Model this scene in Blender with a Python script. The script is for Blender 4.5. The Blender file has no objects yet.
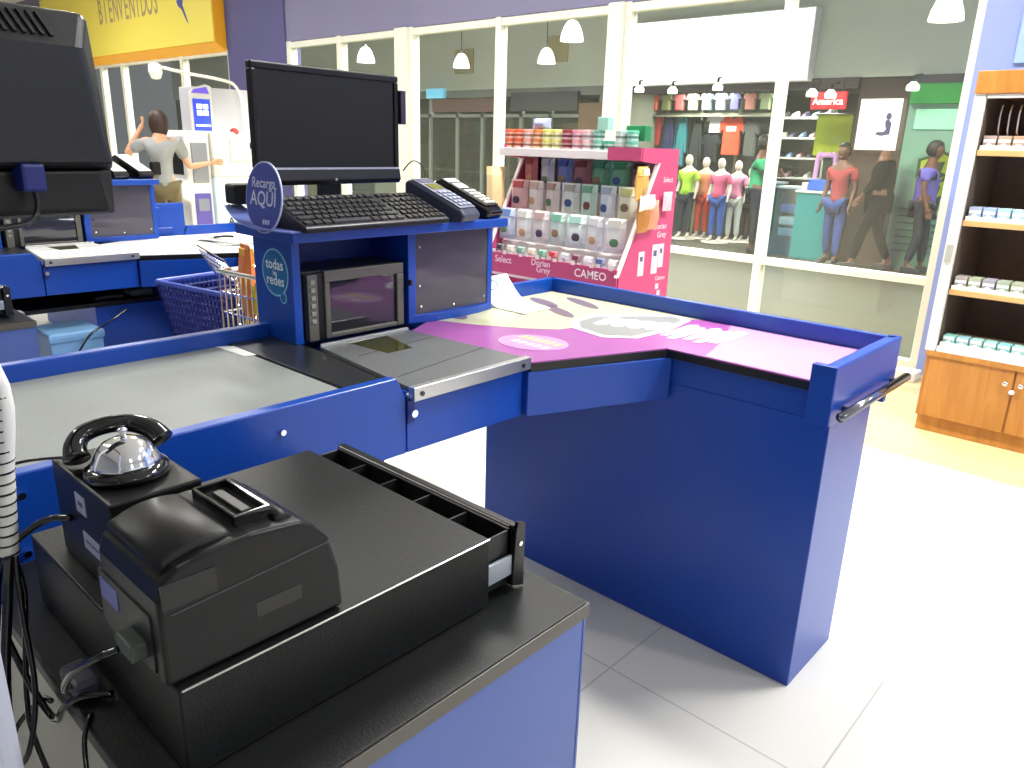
import bpy, bmesh, math, random
from mathutils import Vector, Matrix, Quaternion
random.seed(7)
S = bpy.context.scene
C = bpy.data.collections.new('place'); S.collection.children.link(C)
PI = math.pi
ORG = {}

# ------------------------------------------------------------------ materials
MATS = {}
def mat(name, col, rough=.5, metal=0, bump=0, bscale=60, vary=0, vscale=8, emit=None, estr=0, trans=0, ior=1.45, coat=0, spec=.5):
    if name in MATS: return MATS[name]
    m = bpy.data.materials.new(name); m.use_nodes = True
    nt = m.node_tree; b = nt.nodes['Principled BSDF']
    b.inputs['Base Color'].default_value = (*col, 1); b.inputs['Roughness'].default_value = rough
    b.inputs['Metallic'].default_value = metal; b.inputs['IOR'].default_value = ior
    b.inputs['Transmission Weight'].default_value = trans; b.inputs['Coat Weight'].default_value = coat
    b.inputs['Specular IOR Level'].default_value = spec
    if emit: b.inputs['Emission Color'].default_value = (*emit, 1); b.inputs['Emission Strength'].default_value = estr
    if vary or bump:
        tc = nt.nodes.new('ShaderNodeTexCoord')
    if vary:
        n = nt.nodes.new('ShaderNodeTexNoise'); n.inputs['Scale'].default_value = vscale; n.inputs['Detail'].default_value = 4
        nt.links.new(tc.outputs['Object'], n.inputs['Vector'])
        r = nt.nodes.new('ShaderNodeMapRange'); r.inputs['To Min'].default_value = 1-vary; r.inputs['To Max'].default_value = 1+vary
        nt.links.new(n.outputs['Fac'], r.inputs['Value'])
        v = nt.nodes.new('ShaderNodeHueSaturation'); v.inputs['Color'].default_value = (*col, 1)
        nt.links.new(r.outputs['Result'], v.inputs['Value']); nt.links.new(v.outputs['Color'], b.inputs['Base Color'])
    if bump:
        n2 = nt.nodes.new('ShaderNodeTexNoise'); n2.inputs['Scale'].default_value = bscale
        nt.links.new(tc.outputs['Object'], n2.inputs['Vector'])
        bp = nt.nodes.new('ShaderNodeBump'); bp.inputs['Strength'].default_value = bump; bp.inputs['Distance'].default_value = .002
        nt.links.new(n2.outputs['Fac'], bp.inputs['Height']); nt.links.new(bp.outputs['Normal'], b.inputs['Normal'])
    MATS[name] = m; return m

def glass(name, col, refl=1.0, haze=0.0, dcol=(.6,.65,.6), ior=1.5):
    m = bpy.data.materials.new(name); m.use_nodes = True; nt = m.node_tree; nt.nodes.clear()
    o = nt.nodes.new('ShaderNodeOutputMaterial'); t = nt.nodes.new('ShaderNodeBsdfTransparent'); g = nt.nodes.new('ShaderNodeBsdfGlossy')
    t.inputs['Color'].default_value = (*col, 1); g.inputs['Roughness'].default_value = .02
    g.inputs['Color'].default_value = (refl, refl, refl, 1)
    lw = nt.nodes.new('ShaderNodeLayerWeight'); lw.inputs['Blend'].default_value = .5
    pw = nt.nodes.new('ShaderNodeMath'); pw.operation = 'POWER'; pw.inputs[1].default_value = 5; nt.links.new(lw.outputs['Facing'], pw.inputs[0])
    f = nt.nodes.new('ShaderNodeMath'); f.operation = 'MULTIPLY_ADD'; f.inputs[1].default_value = .9; f.inputs[2].default_value = ((ior-1)/(ior+1))**2
    nt.links.new(pw.outputs[0], f.inputs[0])
    mx = nt.nodes.new('ShaderNodeMixShader')
    nt.links.new(f.outputs[0], mx.inputs[0]); nt.links.new(t.outputs[0], mx.inputs[1]); nt.links.new(g.outputs[0], mx.inputs[2])
    last = mx
    if haze:  # diffuse share; on the shopfront it paints a pale haze over the view
        d = nt.nodes.new('ShaderNodeBsdfDiffuse'); d.inputs['Color'].default_value = (*dcol, 1)
        m2 = nt.nodes.new('ShaderNodeMixShader'); m2.inputs[0].default_value = haze
        nt.links.new(mx.outputs[0], m2.inputs[1]); nt.links.new(d.outputs[0], m2.inputs[2]); last = m2
    nt.links.new(last.outputs[0], o.inputs[0]); MATS[name] = m
    return m

blue   = mat('blue_laminate', (.005, .062, .40), .30, spec=.6, vary=.06, vscale=3, bump=.05, bscale=180)
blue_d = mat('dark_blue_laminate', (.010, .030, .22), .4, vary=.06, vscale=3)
black  = mat('black_laminate', (.010, .011, .011), .42, spec=.3, vary=.25, vscale=220, bump=.25, bscale=260)
blackm = mat('black_metal', (.012, .012, .013), .32, bump=.15, bscale=400)
plas   = mat('black_plastic', (.007, .007, .008), .36, spec=.35, bump=.1, bscale=300)
plasg  = mat('glossy_black_plastic', (.006, .006, .007), .08, coat=.5)
plasd  = mat('charcoal_plastic', (.013, .014, .016), .36, spec=.4, bump=.1, bscale=300)
screen = mat('screen_glass', (.008, .009, .009), .45, spec=.3)
edgeb  = mat('black_edging', (.01, .01, .01), .3)
chrome = mat('chrome', (.85, .86, .9), .08, 1)
steel  = mat('brushed_steel', (.60, .60, .58), .34, 1, bump=.1, bscale=120)
steelp = mat('steel_plate', (.20, .21, .205), .38, .5, vary=.1, vscale=12)
greyf  = mat('grey_painted_frame', (.13, .125, .105), .4)
belt   = mat('conveyor_belt', (.25, .27, .255), .5, vary=.12, vscale=5, bump=.3, bscale=300)
white  = mat('white_plastic', (.82, .82, .80), .4)
whitep = mat('white_paper', (.85, .85, .83), .7)
alum   = mat('cream_aluminium', (.74, .74, .66), .4)
wood   = None

def wave_mat(name, c1, c2, scale, rough=.5, dist=3, stretch=(1,1,1)):
    m = bpy.data.materials.new(name); m.use_nodes = True; nt = m.node_tree; b = nt.nodes['Principled BSDF']
    tc = nt.nodes.new('ShaderNodeTexCoord'); mp = nt.nodes.new('ShaderNodeMapping'); mp.inputs['Scale'].default_value = stretch
    n = nt.nodes.new('ShaderNodeTexNoise'); n.inputs['Scale'].default_value = scale; n.inputs['Detail'].default_value = 6; n.inputs['Distortion'].default_value = dist
    r = nt.nodes.new('ShaderNodeValToRGB'); r.color_ramp.elements[0].color = (*c1, 1); r.color_ramp.elements[1].color = (*c2, 1)
    r.color_ramp.elements[0].position = .3; r.color_ramp.elements[1].position = .7
    nt.links.new(tc.outputs['Object'], mp.inputs[0]); nt.links.new(mp.outputs[0], n.inputs['Vector']); nt.links.new(n.outputs['Fac'], r.inputs[0])
    nt.links.new(r.outputs[0], b.inputs['Base Color']); b.inputs['Roughness'].default_value = rough
    MATS[name] = m; return m
wood  = wave_mat('honey_wood', (.42, .17, .030), (.60, .27, .055), 3, .4, 1.2, (4, 4, .6))
woodl = wave_mat('light_wood', (.62, .36, .14), (.75, .48, .2), 3, .4, 1, (4, 1, 4))

def floor_mat(name, base, grout, ox, oy, sz, rough=.22, gw=.004, vary=.04):
    m = bpy.data.materials.new(name); m.use_nodes = True; nt = m.node_tree; b = nt.nodes['Principled BSDF']
    tc = nt.nodes.new('ShaderNodeTexCoord'); mp = nt.nodes.new('ShaderNodeMapping')
    mp.inputs['Location'].default_value = (-ox, -oy, 0)
    br = nt.nodes.new('ShaderNodeTexBrick'); br.offset = 0; br.squash = 1
    br.inputs['Scale'].default_value = 1; br.inputs['Brick Width'].default_value = sz; br.inputs['Row Height'].default_value = sz
    br.inputs['Mortar Size'].default_value = gw; br.inputs['Mortar Smooth'].default_value = .3
    br.inputs['Color1'].default_value = (*base, 1); br.inputs['Color2'].default_value = (*[c*(1-vary) for c in base], 1)
    br.inputs['Mortar'].default_value = (*grout, 1)
    nt.links.new(tc.outputs['Object'], mp.inputs[0]); nt.links.new(mp.outputs[0], br.inputs[0]); nt.links.new(br.outputs[0], b.inputs['Base Color'])
    b.inputs['Roughness'].default_value = rough; MATS[name] = m; return m
tile_w = floor_mat('cream_white_tiles', (.72, .71, .65), (.50, .49, .44), 1.6, .43, .6, .2, .003)
tile_y = floor_mat('beige_yellow_tiles', (.74, .60, .32), (.5, .42, .25), 1.6, .43, .6, .3)
tile_m = floor_mat('mall_tiles', (.060, .058, .045), (.045, .045, .035), 0, 0, .9, .5)
tile_m.node_tree.nodes['Principled BSDF'].inputs['Specular IOR Level'].default_value = .15

def C3(r, g, b):   # sRGB 0-255 to linear
    f = lambda c: (c/255/12.92) if c/255 <= .04045 else ((c/255+.055)/1.055)**2.4
    return (f(r), f(g), f(b))
def pmat(r, g, b, rough=.55, **k): return mat('paint_%d_%d_%d' % (r, g, b), C3(r, g, b), rough, **k)

# ------------------------------------------------------------------ mesh helpers
class B:
    def __init__(s): s.bm = bmesh.new()
    def box(s, x0, x1, y0, y1, z0, z1, M=None):
        v = [Vector(p) for p in ((x0,y0,z0),(x1,y0,z0),(x1,y1,z0),(x0,y1,z0),(x0,y0,z1),(x1,y0,z1),(x1,y1,z1),(x0,y1,z1))]
        if M: v = [M @ p for p in v]
        v = [s.bm.verts.new(p) for p in v]
        for f in ((0,3,2,1),(4,5,6,7),(0,1,5,4),(1,2,6,5),(2,3,7,6),(3,0,4,7)): s.bm.faces.new([v[i] for i in f])
        return s
    def loft(s, rings, cap=True, M=None, closed=True):
        R = [[s.bm.verts.new(M @ Vector(p) if M else Vector(p)) for p in r] for r in rings]
        n = len(R[0])
        for a, b in zip(R, R[1:]):
            for i in range(n if closed else n-1):
                j = (i+1) % n
                s.bm.faces.new((a[i], a[j], b[j], b[i]))
        if cap:
            s.bm.faces.new(R[0][::-1]); s.bm.faces.new(R[-1])
        return s
    def prism(s, pts, axis, a0, a1, M=None):
        def mk(p, a):
            return (a, p[0], p[1]) if axis == 'x' else ((p[0], a, p[1]) if axis == 'y' else (p[0], p[1], a))
        return s.loft([[mk(p, a0) for p in pts], [mk(p, a1) for p in pts]], M=M)
    def frame(s, p0, p1):
        d = (Vector(p1)-Vector(p0)); L = d.length
        return Matrix.Translation(Vector(p0)) @ d.to_track_quat('Z', 'Y').to_matrix().to_4x4(), L
    def cyl(s, p0, p1, r, r2=None, n=16):
        M, L = s.frame(p0, p1); r2 = r if r2 is None else r2
        return s.loft([[(r*math.cos(2*PI*i/n), r*math.sin(2*PI*i/n), 0) for i in range(n)], [(r2*math.cos(2*PI*i/n), r2*math.sin(2*PI*i/n), L) for i in range(n)]], M=M)
    def lathe(s, prof, M=None, n=24, cap=True):
        return s.loft([[(max(r, 1e-4)*math.cos(2*PI*i/n), max(r, 1e-4)*math.sin(2*PI*i/n), z) for i in range(n)] for r, z in prof], M=M, cap=cap)
    def ell(s, c, r, n=16, k=10, M=None):
        Mx = Matrix.Translation(Vector(c)) @ (M if M else Matrix())
        rings = []
        for j in range(1, k):
            t = PI*j/k
            rings.append([(r[0]*math.sin(t)*math.cos(2*PI*i/n), r[1]*math.sin(t)*math.sin(2*PI*i/n), -r[2]*math.cos(t)) for i in range(n)])
        return s.loft(rings, M=Mx)
    def tube(s, pts, r, n=8, smooth=4):
        P = [Vector(p) for p in pts]
        if smooth and len(P) > 2:
            Q = []
            for i in range(len(P)-1):
                a, b, c, d = P[max(i-1, 0)], P[i], P[i+1], P[min(i+2, len(P)-1)]
                for k in range(smooth):
                    t = k/smooth
                    Q.append(.5*((2*b)+(-a+c)*t+(2*a-5*b+4*c-d)*t*t+(-a+3*b-3*c+d)*t**3))
            Q.append(P[-1]); P = Q
        up = Vector((0, 0, 1)); rings = []
        rad = r if callable(r) else (lambda t: r)
        for i, p in enumerate(P):
            t = (P[min(i+1, len(P)-1)]-P[max(i-1, 0)]).normalized()
            u = up - t*up.dot(t)
            if u.length < 1e-3: u = Vector((1, 0, 0)) - t*t.x
            u.normalize(); w = t.cross(u); up = u
            q = rad(i/(len(P)-1))
            rings.append([tuple(p + q*(u*math.cos(2*PI*k/n)+w*math.sin(2*PI*k/n))) for k in range(n)])
        return s.loft(rings)
    def mesh(s, me, M=None):
        n0 = len(s.bm.verts); s.bm.from_mesh(me); s.bm.verts.ensure_lookup_table()
        if M:
            for v in s.bm.verts[n0:]: v.co = M @ v.co
        return s
    def done(s, name, m, parent=None, bevel=0, label=None, smooth=False, seg=2, kind=None):
        bmesh.ops.recalc_face_normals(s.bm, faces=s.bm.faces)
        if parent is not None and parent in ORG:
            for v in s.bm.verts: v.co -= ORG[parent]
        me = bpy.data.meshes.new(name); s.bm.to_mesh(me); s.bm.free()
        me.materials.append(m)
        if smooth:
            for p in me.polygons: p.use_smooth = True
        o = bpy.data.objects.new(name, me); C.objects.link(o)
        if parent is not None:
            o.parent = parent
            if parent in ORG: ORG[o] = ORG[parent]
        if bevel:
            b = o.modifiers.new('bevel', 'BEVEL'); b.width = bevel; b.segments = seg; b.limit_method = 'ANGLE'; b.angle_limit = math.radians(35)
        if label: o['label'] = label
        if kind: o['kind'] = kind
        return o

def thing(name, label, cat, loc, group=None, rz=0, local=False, kind=None):
    o = bpy.data.objects.new(name, None); C.objects.link(o); o.location = loc; o.empty_display_size = .1
    if rz: o.rotation_euler = (0, 0, rz)
    if label: o['label'] = label
    if cat: o['category'] = cat
    if group: o['group'] = group
    if kind: o['kind'] = kind
    if not local: ORG[o] = Vector(loc)
    return o
def tag(o, label, cat, group=None):
    o['label'] = label; o['category'] = cat
    if group: o['group'] = group
    return o
KIDS = {}
def copy_tree(o, parent=None, off=(0,0,0), label=None, group=None):
    c = o.copy(); C.objects.link(c)
    if parent: c.parent = parent
    else: c.location = o.location + Vector(off)
    if label: c['label'] = label
    if group: c['group'] = group
    for ch in [x for x in C.objects if x.parent == o]: copy_tree(ch, c)
    return c
def struct(o): o['kind'] = 'structure'; return o

POLE = (.098, .70)
FC = {}
def text_mesh(txt, bold=False):
    if txt in FC: return FC[txt]
    cu = bpy.data.curves.new('t', 'FONT'); cu.body = txt; cu.align_x = 'CENTER'; cu.align_y = 'CENTER'; cu.size = 1; cu.extrude = .004; cu.offset = .012
    cu.resolution_u = 3
    o = bpy.data.objects.new('t', cu); S.collection.objects.link(o)
    dg = bpy.context.evaluated_depsgraph_get(); me = bpy.data.meshes.new_from_object(o.evaluated_get(dg))
    bpy.data.objects.remove(o); FC[txt] = me; return me
def plane_M(origin, right, up):
    r = Vector(right).normalized(); u = Vector(up); u = (u-r*u.dot(r)).normalized(); n = r.cross(u)
    M = Matrix((r, u, n)).transposed().to_4x4(); return Matrix.Translation(Vector(origin)) @ M
def lettering(txt, origin, right, up, size, m, parent, sx=1, name='lettering'):
    M = plane_M(origin, right, up) @ Matrix.Diagonal((size*sx, size, size*.3, 1))
    return B().mesh(text_mesh(txt), M).done(name, m, parent)
def decal(pts, M, name, m, parent, th=.0006, label=None):
    return B().loft([[(x, y, 0) for x, y in pts], [(x, y, th) for x, y in pts]], M=M).done(name, m, parent, label=label)
def oval(cx, cy, rx, ry, n=32, rot=0):
    return [(cx+rx*math.cos(2*PI*i/n)*math.cos(rot)-ry*math.sin(2*PI*i/n)*math.sin(rot), cy+rx*math.cos(2*PI*i/n)*math.sin(rot)+ry*math.sin(2*PI*i/n)*math.cos(rot)) for i in range(n)]

# ------------------------------------------------------------------ camera
cam = bpy.data.cameras.new('camera'); co = bpy.data.objects.new('camera', cam); S.collection.objects.link(co)
f_, pitch, roll, yaw = 762.368, .304855, .0304579, .7362266
cy_, sy_ = math.cos(yaw), math.sin(yaw); cp_, sp_ = math.cos(pitch), math.sin(pitch)
fw = Vector((cy_*cp_, sy_*cp_, -sp_)); rt = Vector((sy_, -cy_, 0)); up = rt.cross(fw)
r2 = rt*math.cos(roll)+up*math.sin(roll); u2 = up*math.cos(roll)-rt*math.sin(roll)
co.matrix_world = Matrix.Translation((0, 0, 1.45)) @ Matrix((r2, u2, -fw)).transposed().to_4x4()
cam.sensor_width = 36; cam.lens = f_/1024*36; cam.clip_start = .02; cam.clip_end = 100
S.camera = co

# ------------------------------------------------------------------ room shell
lav = mat('lavender_wall_paint', C3(122, 120, 152), .7, vary=.04, vscale=2)
lavd = mat('deep_purple_paint', C3(82, 80, 130), .6)
lavl = mat('pale_blue_wall_paint', C3(140, 155, 215), .6)
XW = 5.70
struct(B().box(-4, 4.0, -5, 22, -.05, 0).done('floor', tile_w))
struct(B().box(4.0, XW, -5, 22, -.05, 0).done('floor', tile_y))
struct(B().box(-4, XW+.2, -5, 22, 3.9, 3.95).done('ceiling', mat('white_ceiling', (.72, .72, .72), .8)))
struct(B().box(XW, XW+.2, 1.36, 22, 2.58, 3.9).done('wall_front', lav))
struct(B().box(XW-.02, XW+.2, -5, 1.36, 0, 3.9).done('wall_right', lavl))
struct(B().box(XW-.03, XW+.2, 9.15, 10.60, 0, 3.9).done('wall_pillar', lavd, bevel=.01))
struct(B().box(-4.1, -4, -5, 22, 0, 3.9).done('wall_back', mat('far_store_wall', (.32, .33, .36), .8)))
struct(B().box(-4, XW, -5.1, -5, 0, 3.9).done('wall_side', mat('far_side_wall', (.62, .64, .70), .8)))
struct(B().box(-4, XW+.2, 22, 22.1, 0, 3.9).done('wall_left', lav))
pane_m = glass('shopfront_glass', (.89, .91, .87), 1.0, .032, (.58, .60, .55), 1.35)
def window(n, y0, y1, wl=.07, wr=.07, mids=()):
    """one bay of the shopfront between y0 < y1"""
    b = B()
    b.box(XW, XW+.08, y0, y1, 2.515, 2.59); b.box(XW, XW+.08, y0, y1, .612, .665); b.box(XW, XW+.08, y0, y1, 0, .08)
    b.box(XW-.01, XW+.09, y0, y0+wr, 0, 2.59)
    if wl: b.box(XW-.01, XW+.09, y1-wl, y1, 0, 2.59)
    for m, w in mids: b.box(XW, XW+.08, m-w/2, m+w/2, 0, 2.52)
    fr = struct(b.done('window_%d' % n, alum, bevel=.004))
    g = B()
    g.box(XW+.03, XW+.038, y0+wr, y1-(wl or 0), .64, 2.53); g.box(XW+.03, XW+.038, y0+wr, y1-(wl or 0), .06, .63)
    g.done('pane', pane_m, fr)
window(1, 1.36, 2.59, 0, .05)
window(2, 2.59, 4.02, .055, .062)
struct(B().box(XW-.05, XW+.12, 4.02, 4.17, 0, 2.59).done('trim_1', alum, bevel=.008))
window(3, 4.17, 5.44, 0, .03)
window(4, 5.44, 6.78, .06, .07)
struct(B().box(XW-.05, XW+.12, 6.78, 6.98, 0, 2.59).done('trim_2', alum, bevel=.008))
window(5, 6.98, 8.0, 0, .02)
window(6, 8.0, 9.15, .09, .085)
# the bays beyond the purple pillar
for k, (a, b_) in enumerate(((10.60, 12.0), (12.0, 14.2), (14.2, 15.1), (15.1, 21.9))):
    window(7+k, a, b_, 0, .10 if k else .05)
pur_g = mat('purple_wall_beyond', C3(84, 80, 150), .7)

# ------------------------------------------------------------------ checkout counter
def make_counter():
    t = thing('checkout_counter', 'blue checkout counter nearest the viewer with purple printed packing top and open pedestal side', 'checkout counter', (1.2, 1.6, 0), 'blue checkout lanes')
    # conveyor run
    fx0, Y0, Y1 = -1.6, 1.28, 1.968
    b = B().prism([(fx0,.76),(1.055,.757),(1.055,.895),(1.03,.943),(fx0,.943)], 'y', Y0, Y0+.03)
    b.done('front_rail', blue, t, .003)
    b = B().prism([(1.058,.757),(1.455,.752),(1.455,.905),(1.058,.905)], 'y', Y0+.001, Y0+.03)
    b.done('scanner_fascia', blue, t, .002)
    B().box(fx0, 1.93, Y1-.03, Y1, .70, .943).done('back_rail', blue, t, .003)
    B().box(fx0, .97, Y0+.03, Y1-.03, .86, .902).done('conveyor_belt', belt, t, .003)
    B().box(.975, 1.118, Y0+.03, Y1-.03, .86, .905).done('end_plate', mat('black_end_plate', (.02, .021, .022), .3), t, .003)
    B().prism([(.945, 1.80), (.975, 1.79), (.975, 1.91), (.935, 1.935)], 'z', .9025, .9035).done('belt_reflection', whitep, t)  # white patch painted in as a reflection on the belt
    B().box(fx0, 1.6, Y0+.03, Y1-.03, .757, .86).done('conveyor_bed', blue_d, t)
    # scanner bed
    b = B().prism([(1.12, 1.715), (1.425, 1.72), (1.46, 1.262), (1.065, 1.262)], 'z', .905, .915)
    b.done('scanner_plate', steelp, t, .001)
    B().prism([(1.125,1.722),(1.425,1.727),(1.427,1.715),(1.12,1.71)], 'z', .905, .922).done('plate_lip', steel, t, .001)
    B().prism([(1.20,1.695),(1.33,1.695),(1.30,1.545),(1.215,1.545)], 'z', .9150, .9158).done('scanner_glass', mat('olive_scanner_glass', (.05, .05, .012), .06), t)
    l = B().box(1.062, 1.462, 1.258, 1.279, .886, .919)
    l.done('steel_lip', steel, t, .0015)
    for x in (1.085, 1.43): B().cyl((x, 1.259, .902), (x, 1.255, .902), .006, n=10).done('screw', mat('dark_screw', (.08,.08,.08), .4, 1), t)
    b = B(); b.prism([(1.14,1.57),(1.42,1.60),(1.42,1.603),(1.14,1.573)], 'z', .9152, .9156); b.prism([(1.10,1.36),(1.45,1.42),(1.45,1.424),(1.10,1.364)], 'z', .9152, .9156)
    b.done('plate_seam', mat('seam_dark', (.05,.05,.05), .6), t)
    # lock and screws on the fascia
    B().cyl((1.067, 1.281, .856), (1.067, 1.262, .856), .009, n=12).done('lock', chrome, t, label='small chrome cam lock')
    B().box(1.056, 1.078, 1.2755, 1.281, .83, .885).done('lock_plate', blue_d, t, .001)
    for p in ((1.061,.898),(.739,.893),(.285,.908),(.279,.809)): B().cyl((p[0], 1.281, p[1]), (p[0], 1.273, p[1]), .006, n=10).done('screw', chrome, t)
    # packing leg
    top = [(1.465, 1.262), (1.87, 1.10), (1.87, .645), (2.30, .645), (2.30, 1.885), (1.74, 1.885), (1.43, 1.72)]
    B().prism(top, 'z', .876, .900).done('table_edge', edgeb, t, .002)
    B().prism(top, 'z', .900, .9035).done('packing_top', mat('purple_print', C3(168, 92, 165), .28, vary=.12, vscale=5), t)
    B().box(2.30, 2.325, .62, 1.92, .76, .955).done('side_board', blue, t, .002)
    B().prism([(1.97,.903),(1.99,.955),(2.325,.955),(2.325,.80),(1.97,.80)], 'y', 1.885, 1.91).done('end_board', blue, t, .002)
    B().box(1.850, 2.345, .612, .645, .800, .955).done('end_rail', blue, t, .004)
    B().box(1.849, 1.872, .613, .675, .801, .954).done('corner_post', blue, t, .002)
    B().prism([(1.458, 1.264), (1.88, 1.085), (1.88, 1.11), (1.458, 1.29)], 'z', .752, .876).done('diagonal_fascia', blue, t, .002)
    B().box(1.888, 1.91, .655, 1.685, .80, .876).done('upper_fascia', blue, t)
    B().box(1.90, 2.30, .655, 1.885, .80, .876).done('tray_bed', blue_d, t)
    B().box(1.89, 2.20, .622, 1.835, .0, .80).done('pedestal', blue, t, .003)
    B().tube([(1.855,.588,.832),(2.375,.588,.832)], .0125, 12, 1).done('bumper_bar', mat('dark_chrome', (.25,.25,.27), .15, 1), t, smooth=True, label='dark chrome bumper bar')
    for x in (1.93, 2.30): B().cyl((x,.588,.832),(x,.612,.832), .007, n=10).done('bar_bracket', blackm, t)
    # carcass under the far end of the conveyor
    return t
counter = make_counter()
# printed film on the packing top of this lane
def prints(t):
    Mz = plane_M((0, 0, .9036), (1, 0, 0), (0, 1, 0))
    yel = pmat(206, 206, 168, .3); gr = pmat(120, 104, 118, .35); gm = pmat(150, 152, 150, .35); wh = pmat(250, 248, 250, .3)
    ltp = pmat(214, 150, 214, .3); rim = pmat(232, 170, 232, .3); gold = pmat(226, 202, 150, .35); pl = pmat(206, 158, 214, .3)
    decal([(1.60,1.80),(1.66,1.66),(1.74,1.53),(1.81,1.45),(1.90,1.43),(2.03,1.44),(2.10,1.40),(2.22,1.30),(2.297,1.22),(2.297,1.62),(2.297,1.882),(1.74,1.882)], Mz, 'printed_swash', yel, t)
    decal([(2.297,.648),(1.875,.648),(1.875,.98),(1.96,1.0),(2.10,1.04),(2.297,1.12)], Mz, 'printed_glare_field', pl, t)  # paler end of the print, with glare painted into its colour
    Mz1 = Mz @ Matrix.Translation((0, 0, .0007))
    for c in ((2.10,1.76,.03,.09,-.35),(2.02,1.62,.028,.10,-.45),(2.20,1.66,.028,.11,-.4),(1.92,1.72,.024,.07,-.5),(1.70,1.80,.03,.06,-.3)): decal(oval(*c[:4], rot=c[4]), Mz1, 'printed_blot', gr, t)
    decal([(1.86,1.44),(1.93,1.50),(2.06,1.51),(2.20,1.40),(2.28,1.31),(2.25,1.24),(2.06,1.21),(1.90,1.22),(1.83,1.30)], Mz1, 'printed_badge', wh, t)
    Mz2 = Mz @ Matrix.Translation((0, 0, .0014))
    decal([(1.88,1.42),(1.95,1.48),(2.05,1.485),(2.18,1.385),(2.255,1.31),(2.23,1.26),(2.05,1.235),(1.91,1.245),(1.855,1.31)], Mz2, 'badge_field', gm, t)
    Mz3 = Mz @ Matrix.Translation((0, 0, .0021))
    for k in range(4):   # bulky white characters of the badge
        y = 1.43-.050*k; x = 1.96+.022*k
        decal([(x, y), (x+.10, y+.012), (x+.13, y-.012), (x+.12, y-.036), (x+.01, y-.040), (x-.01, y-.02)], Mz3, 'printed_glyph', wh, t)
    for k, (x, y) in enumerate(((1.99,1.20),(1.97,1.165),(2.00,1.125),(1.99,1.085),(2.02,1.05))):
        decal([(x, y), (x+.19, y+.010), (x+.22, y-.008), (x+.20, y-.026), (x+.06, y-.028), (x+.01, y-.02)], Mz1, 'printed_strip', wh, t)
    decal(oval(1.625, 1.395, .085, .105, rot=.3), Mz1, 'printed_oval', rim, t)
    decal(oval(1.625, 1.395, .078, .097, rot=.3), Mz2, 'oval_field', ltp, t)
    for k in range(6):
        y = 1.465-.026*k; decal([(1.63, y), (1.672, y-.002), (1.676, y-.020), (1.634, y-.018)], Mz3, 'printed_glyph', gold, t)
    for k in range(5):
        y = 1.450-.028*k; decal([(1.585, y), (1.613, y-.002), (1.615, y-.018), (1.588, y-.016)], Mz3, 'printed_glyph', wh, t)
prints(counter)

# lane behind: same build without the purple print
lane2 = thing('checkout_counter', 'blue checkout counter of the lane behind, with a plain white packing top', 'checkout counter', (1.2, 1.6+2.44, 0), 'blue checkout lanes')
ORG[lane2] = Vector((1.2, 1.6, 0))
for ch in [x for x in C.objects if x.parent == counter and not x.name.startswith(('printed', 'badge', 'oval'))]:
    c = ch.copy(); C.objects.link(c); c.parent = lane2
    if ch.name.startswith('packing_top'): c.data = ch.data.copy(); c.data.materials[0] = whitep
    if ch.name.startswith('scanner_plate'): c.data = ch.data.copy(); c.data.materials[0] = mat('pale_plate', (.75,.75,.72), .5)
B().box(1.30, 1.655, 1.44, 1.46, 0, .645).done('lower_panel', blue, lane2, .003)
B().box(1.655, 1.675, 1.44, 1.9, 0, .645).done('lower_panel', blue, lane2, .003)
B().box(-.4, 1.88, 1.45, 1.9, .645, .665).done('under_shelf', blackm, lane2, .002)
B().box(-.4, 1.88, 1.86, 1.88, .665, .757).done('shelf_back', blackm, lane2)

lane3 = thing('checkout_counter', 'blue checkout counter of the third lane, mostly hidden behind the second', 'checkout counter', (1.2, 1.6+4.88, 0), 'blue checkout lanes')
for ch in [x for x in C.objects if x.parent == counter and x.name.split('.')[0] in ('pedestal','side_board','end_board','end_rail','front_rail','back_rail','conveyor_belt','table_edge','conveyor_bed','diagonal_fascia','packing_top','tray_bed')]:
    c = ch.copy(); C.objects.link(c); c.parent = lane3
    if ch.name.startswith('packing_top'): c.data = ch.data.copy(); c.data.materials[0] = whitep

# register shelf tower
smoke = glass('smoked_acrylic', (.33, .32, .34), 1, .42, (.20, .185, .23))
def make_tower():
    t = thing('register_shelf', 'blue register shelf tower nearest the viewer with smoked side pocket and round stickers', 'shelf unit', (1.45, 1.9, .903), 'register shelf towers')
    B().box(1.10, 1.125, 1.80, 1.995, .905, 1.19).done('side_panel', blue, t, .002)
    B().box(1.50, 1.53, 1.80, 1.995, .905, 1.19).done('divider', blue, t, .002)
    B().box(1.845, 1.868, 1.80, 1.995, .905, 1.19).done('side_panel', blue, t, .002)
    B().box(1.125, 1.845, 1.98, 1.995, .905, 1.19).done('back_panel', blue_d, t)
    B().box(1.068, 1.872, 1.735, 2.03, 1.19, 1.218).done('shelf_top', blue, t, .003)
    B().box(1.53, 1.845, 1.803, 1.809, .925, 1.188).done('smoked_panel', smoke, t, label='smoked translucent panel')
    B().prism([(1.515, 1.80), (1.60, 1.783), (1.70, 1.776), (1.79, 1.783), (1.868, 1.80), (1.868, 1.83), (1.515, 1.83)], 'z', .904, .930).done('pocket_lip', blue, t, .002)
    B().box(1.497, 1.503, 1.785, 1.80, 1.028, 1.045).done('catch', blackm, t)
    for x, z in ((1.545,1.14),(1.545,1.02),(1.55,.955),(1.69,.945),(1.83,.955)): B().cyl((x,1.803,z),(x,1.799,z),.004,n=8).done('rivet', chrome, t)
    return t
tower = make_tower()
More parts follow.
